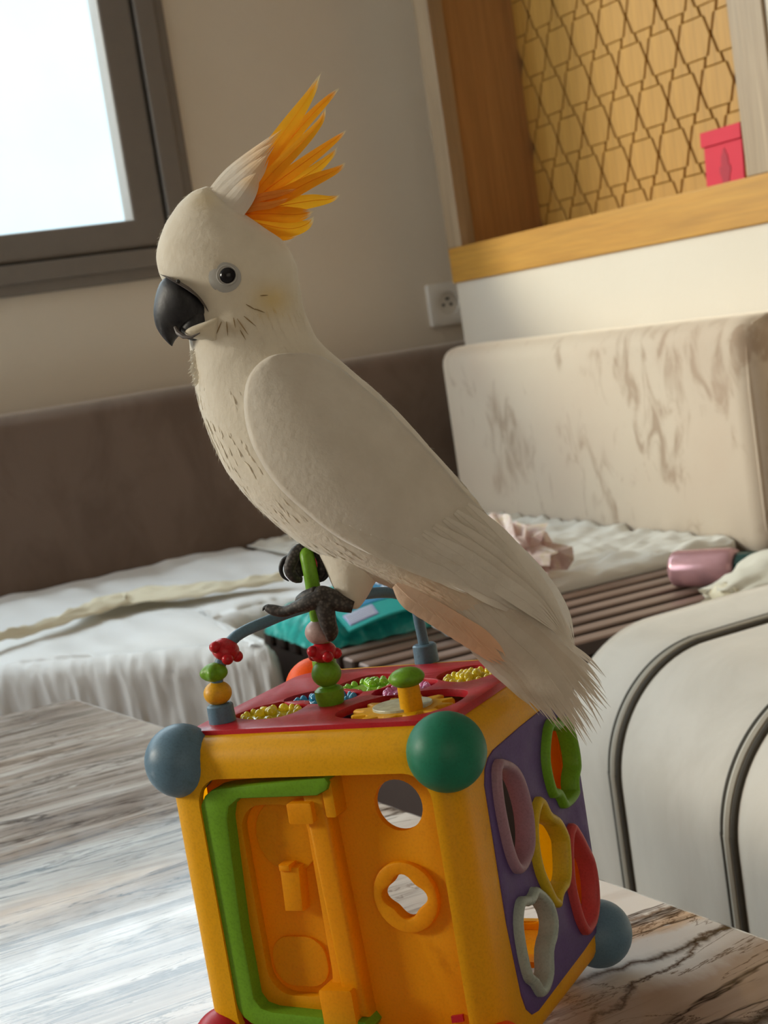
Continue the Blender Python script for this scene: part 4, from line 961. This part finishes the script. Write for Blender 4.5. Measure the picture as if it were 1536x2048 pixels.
for k, (pts, wd_, z) in enumerate([([(426, 404), (462, 354), (514, 306), (570, 256)], [22, 19, 13, 2], 0), ([(438, 408), (474, 364), (518, 322), (556, 286)], [26, 22, 15, 4], 14), ([(452, 415), (486, 378), (518, 344), (542, 316)], [28, 25, 18, 5], 22), ([(432, 408), (470, 362), (516, 316), (560, 276)], [24, 21, 15, 4], -16), ([(468, 428), (490, 400), (508, 374), (522, 352)], [26, 25, 18, 4], 30)]):
    put_feather('forehead_feather', 'feather', [(x, y, z) for x, y in pts], wd_, 6, .06, WH, (.80, .62, .40), .30, wl=7, seed=230 + k, n=20, shaft=0)
# beak
def loft(name, secs, mat, n=22, seg=20, parent=bird, sq=1.0):
    Ls = catmull([(*s[0], 0) for s in secs], n); Rs = catmull([(*s[1], 0) for s in secs], n); D = curve1([s[2] for s in secs], n); V = []
    for a, b, d in zip(Ls, Rs, D):
        c = (a + b) / 2; h = (b - a) / 2
        for k in range(seg):
            t = 2 * math.pi * k / seg; q = c - h * math.cos(t); V.append(B(q.x, q.y, BO_ + max(d, .3) * math.sin(t)))
    F = [(i * seg + k, i * seg + (k + 1) % seg, (i + 1) * seg + (k + 1) % seg, (i + 1) * seg + k) for i in range(n - 1) for k in range(seg)] + [tuple(range(seg))[::-1], tuple((n - 1) * seg + k for k in range(seg))]
    return part(name, (V, F), M[mat], parent, True, F0, sharp=60)
BO_ = 50
ub = loft('upper_beak', [((352, 562), (424, 606), 50), ((338, 572), (440, 626), 58), ((328, 596), (438, 646), 56), ((323, 628), (412, 660), 46), ((326, 656), (382, 668), 32), ((336, 676), (366, 682), 18), ((350, 692), (360, 692), 8), ((356, 697), (358, 698), 2)], 'beak')
loft('lower_beak', [((392, 640), (438, 636), 40), ((378, 656), (440, 656), 42), ((374, 672), (432, 676), 36), ((384, 682), (418, 686), 22), ((398, 687), (408, 688), 6)], 'beak')
loft('chin_feathers', [((385, 652), (448, 640), 52), ((392, 664), (452, 656), 58), ((392, 676), (448, 676), 54), ((400, 690), (450, 696), 40)], 'skin') if False else None
cer = loft('cere', [((340, 560), (352, 566), 40), ((352, 562), (384, 586), 60), ((372, 570), (412, 604), 66), ((398, 584), (434, 622), 64), ((420, 602), (442, 640), 54), ((436, 622), (443, 646), 30)], 'cere')
part('nostril', ball(B(386, 580, BO_ + 62), SC * 4.5, 12, 8), M['hole'], bird, True, F0)
# chin fluff over the lower beak
def tuft(name, pts, ln, wd_, n, ang, seed, mat='feather', col=WH, spread=.5, w0=0):
    r = random.Random(seed); V, F, T = [], [], []
    for q in range(n):
        t = r.random() * (len(pts) - 1); i = int(t); p = Vector(pts[i]).lerp(Vector(pts[i + 1]), t - i); p.x += r.uniform(-5, 5); p.y += r.uniform(-5, 5)
        f = front_w(p.x, p.y); w_ = (f if f is not None else p.z) + w0 + r.uniform(0, 3)
        a = ang + r.uniform(-spread, spread); L = ln * r.uniform(.6, 1.2); d = Vector((math.cos(a), -math.sin(a), 0)); s = Vector((-d.y, d.x, 0)) * wd_ * r.uniform(.7, 1.2)
        b = len(V)
        for k, (uu, ss) in enumerate(((0, .5), (.4, 1), (.75, .7), (1, .08))):
            c = p + d * (L * uu); V += [B(c.x + s.x * ss, c.y + s.y * ss, w_ + 3 * uu), B(c.x - s.x * ss, c.y - s.y * ss, w_ + 3 * uu)]
        F += [(b + 2 * k, b + 2 * k + 1, b + 2 * k + 3, b + 2 * k + 2) for k in range(3)]; T += [mixc(col, CRM, r.random() * .6)] * 8
    return part(name, (V, F), M[mat], bird, True, F0, T, sharp=180, recalc=False)
def chin():
    secs = [((462, 628), (452, 706), 46), ((440, 646), (434, 692), 55), ((420, 655), (417, 688), 55), ((405, 661), (402, 685), 49), ((392, 668), (391, 680), 30), ((386, 671), (386, 676), 8)]
    n, seg = 18, 18; Ls = catmull([(*q[0], 0) for q in secs], n); Rs = catmull([(*q[1], 0) for q in secs], n); D = curve1([q[2] for q in secs], n); V = []
    for a, b, d in zip(Ls, Rs, D):
        c = (a + b) / 2; h = (b - a) / 2
        for k in range(seg):
            t = 2 * math.pi * k / seg; q = c - h * math.cos(t); V.append(B(q.x, q.y, BO_ + 4 + max(d, .3) * math.sin(t)))
    F = [(i * seg + k, i * seg + (k + 1) % seg, (i + 1) * seg + (k + 1) % seg, (i + 1) * seg + k) for i in range(n - 1) for k in range(seg)] + [tuple(range(seg))[::-1], tuple((n - 1) * seg + k for k in range(seg))]
    return part('chin_feathers', (V, F), M['feather'], bird, True, F0, [CRM] * len(V), sharp=180)
chin()
tag(tuft('throat_fluff', [(400, 705, 20), (404, 740, 20), (412, 765, 20)], 13, 1.5, 110, rad(255), 6, w0=1, spread=.7), kind='stuff')
part('lower_beak_rim', tube([B(x, y, BO_ + w_) for x, y, w_ in ((372, 664, 30), (380, 676, 40), (394, 685, 50), (410, 687, 56), (428, 679, 62))], [SC * r for r in (3.5, 5, 4.5, 3, 1.2)], 8), M['cere'], bird, True, F0)
# dark stained wisps at the cheek
for k, (x, y, a, L) in enumerate([(466, 655, 245, 34), (476, 655, 275, 28), (497, 650, 305, 38), (510, 645, 320, 30), (503, 672, 300, 22), (514, 622, 330, 22), (530, 630, 340, 20), (540, 604, 8, 14), (490, 648, 280, 20)]):
    f = front_w(x, y) or 80; d = Vector((math.cos(rad(a)), -math.sin(rad(a))))
    part('stained_wisp', tube([B(x + d.x * L * u, y + d.y * L * u, (front_w(x + d.x * L * u, y + d.y * L * u) or f) + 1.0) for u in (0, .33, .66, 1)], [SC * r for r in (.5, 1.2, 1.0, .2)], 6), M['streak'], bird, True, F0)
# eye
ew = front_w(478, 568)
def skin_disc():
    V, F = [], []
    for i in range(7):
        for k in range(28):
            a = 2 * math.pi * k / 28; r = i / 6
            x = 474 + r * 31 * math.cos(a) - 5 * r * math.sin(a); y = 571 + r * 29 * math.sin(a) + 4 * r * math.cos(a)
            V.append(B(x, y, (front_w(x, y) or ew) + 2.6 - 1.8 * r ** 4))
    F = [(i * 28 + k, i * 28 + (k + 1) % 28, (i + 1) * 28 + (k + 1) % 28, (i + 1) * 28 + k) for i in range(6) for k in range(28)]
    return V, F
es = part('eye_skin', skin_disc(), M['skin'], bird, True, F0, sharp=180)
part('eyelid_ring', tube([B(479 + 19 * math.cos(a * .2618), 567 + 19 * math.sin(a * .2618), ew + 2.5) for a in range(25)], SC * 1.6, 8, False), M['skin'], bird, True, F0)
part('eye', ball(B(479, 567, ew - 9), SC * 19, 24, 16), M['eye'], bird, True, F0)
# legs and feet
def skinloft(name, secs, mat, off, n=16, seg=16):
    global BO_
    keep = BO_; BO_ = off; o = loft(name, secs, mat, n, seg); BO_ = keep; return o
def leg_feathers():
    secs = [((612, 1040), (800, 1040), 40), ((626, 1075), (795, 1085), 48), ((640, 1108), (782, 1118), 52), ((653, 1136), (764, 1148), 50), ((664, 1164), (750, 1168), 44), ((676, 1188), (738, 1190), 34), ((686, 1208), (724, 1210), 24), ((696, 1217), (716, 1217), 8)]
    n, seg = 26, 22; Ls = catmull([(*s[0], 0) for s in secs], n); Rs = catmull([(*s[1], 0) for s in secs], n); D = curve1([s[2] for s in secs], n); V = []
    for a, b, d in zip(Ls, Rs, D):
        c = (a + b) / 2; h = (b - a) / 2
        for k in range(seg):
            t = 2 * math.pi * k / seg; q = c - h * math.cos(t); V.append(B(q.x, q.y, 10 + max(d, .3) * math.sin(t)))
    F = [(i * seg + k, i * seg + (k + 1) % seg, (i + 1) * seg + (k + 1) % seg, (i + 1) * seg + k) for i in range(n - 1) for k in range(seg)] + [tuple(range(seg))[::-1], tuple((n - 1) * seg + k for k in range(seg))]
    return part('feathered_thigh', (V, F), M['feather'], bird, True, F0, [pigment_and_glow(p) for p in V], sharp=180)
leg_feathers()
def toe(pts, r, n=16): return tube([B(*p) for p in catmull(pts, n)], [SC * v for v in curve1(r, n)], 12)
foot = part('foot', join(toe([(712, 1212, 40), (690, 1205, 42), (668, 1196, 42), (648, 1192, 40), (632, 1194, 36)], [12, 17, 22, 23, 14]),
     toe([(655, 1192, 46), (628, 1202, 50), (600, 1212, 44), (575, 1221, 34), (552, 1218, 28), (538, 1213, 26)], [20, 17, 12, 11, 11, 7]),
     toe([(640, 1186, 40), (618, 1192, 34), (604, 1200, 18), (606, 1206, 0), (622, 1206, -14)], [16, 13, 11, 10, 8]),
     toe([(655, 1200, 46), (660, 1222, 48), (664, 1244, 44), (668, 1262, 36), (664, 1276, 28)], [22, 19, 17, 15, 8]),
     toe([(676, 1198, 30), (668, 1206, 10), (652, 1210, -8), (636, 1206, -16)], [14, 12, 10, 7])), M['foot'], bird, True, F0, sharp=180)
part('claw', toe([(540, 1212, 26), (534, 1214, 25), (531, 1220, 25)], [5, 3.5, 1]), M['beak'], foot, True, F0)
foot2 = part('foot', join(toe([(650, 1095, -20), (630, 1098, -18), (612, 1104, -16), (600, 1112, -14)], [16, 17, 17, 14]),
     toe([(618, 1098, -6), (598, 1100, 0), (586, 1118, 4), (580, 1140, 2), (590, 1156, -2), (602, 1160, -8)], [11, 13, 13, 12, 10, 6]),
     toe([(612, 1102, -18), (594, 1112, -18), (590, 1134, -18), (600, 1154, -20)], [13, 13, 13, 9]),
     toe([(628, 1100, -10), (640, 1108, -2), (646, 1126, 2), (642, 1146, -2), (634, 1158, -8)], [12, 13, 11, 10, 6])), M['foot'], bird, True, F0, sharp=180)
for pts in ([(582, 1112, 2), (568, 1120, 2), (562, 1136, 2), (566, 1152, 2), (578, 1162, 2)], [(648, 1112, 0), (656, 1126, 0), (656, 1145, 0), (648, 1158, 0), (638, 1164, 0)]):
    part('claw', toe(pts, [5, 5, 4.5, 3.5, 1.2]), M['beak'], foot2, True, F0)
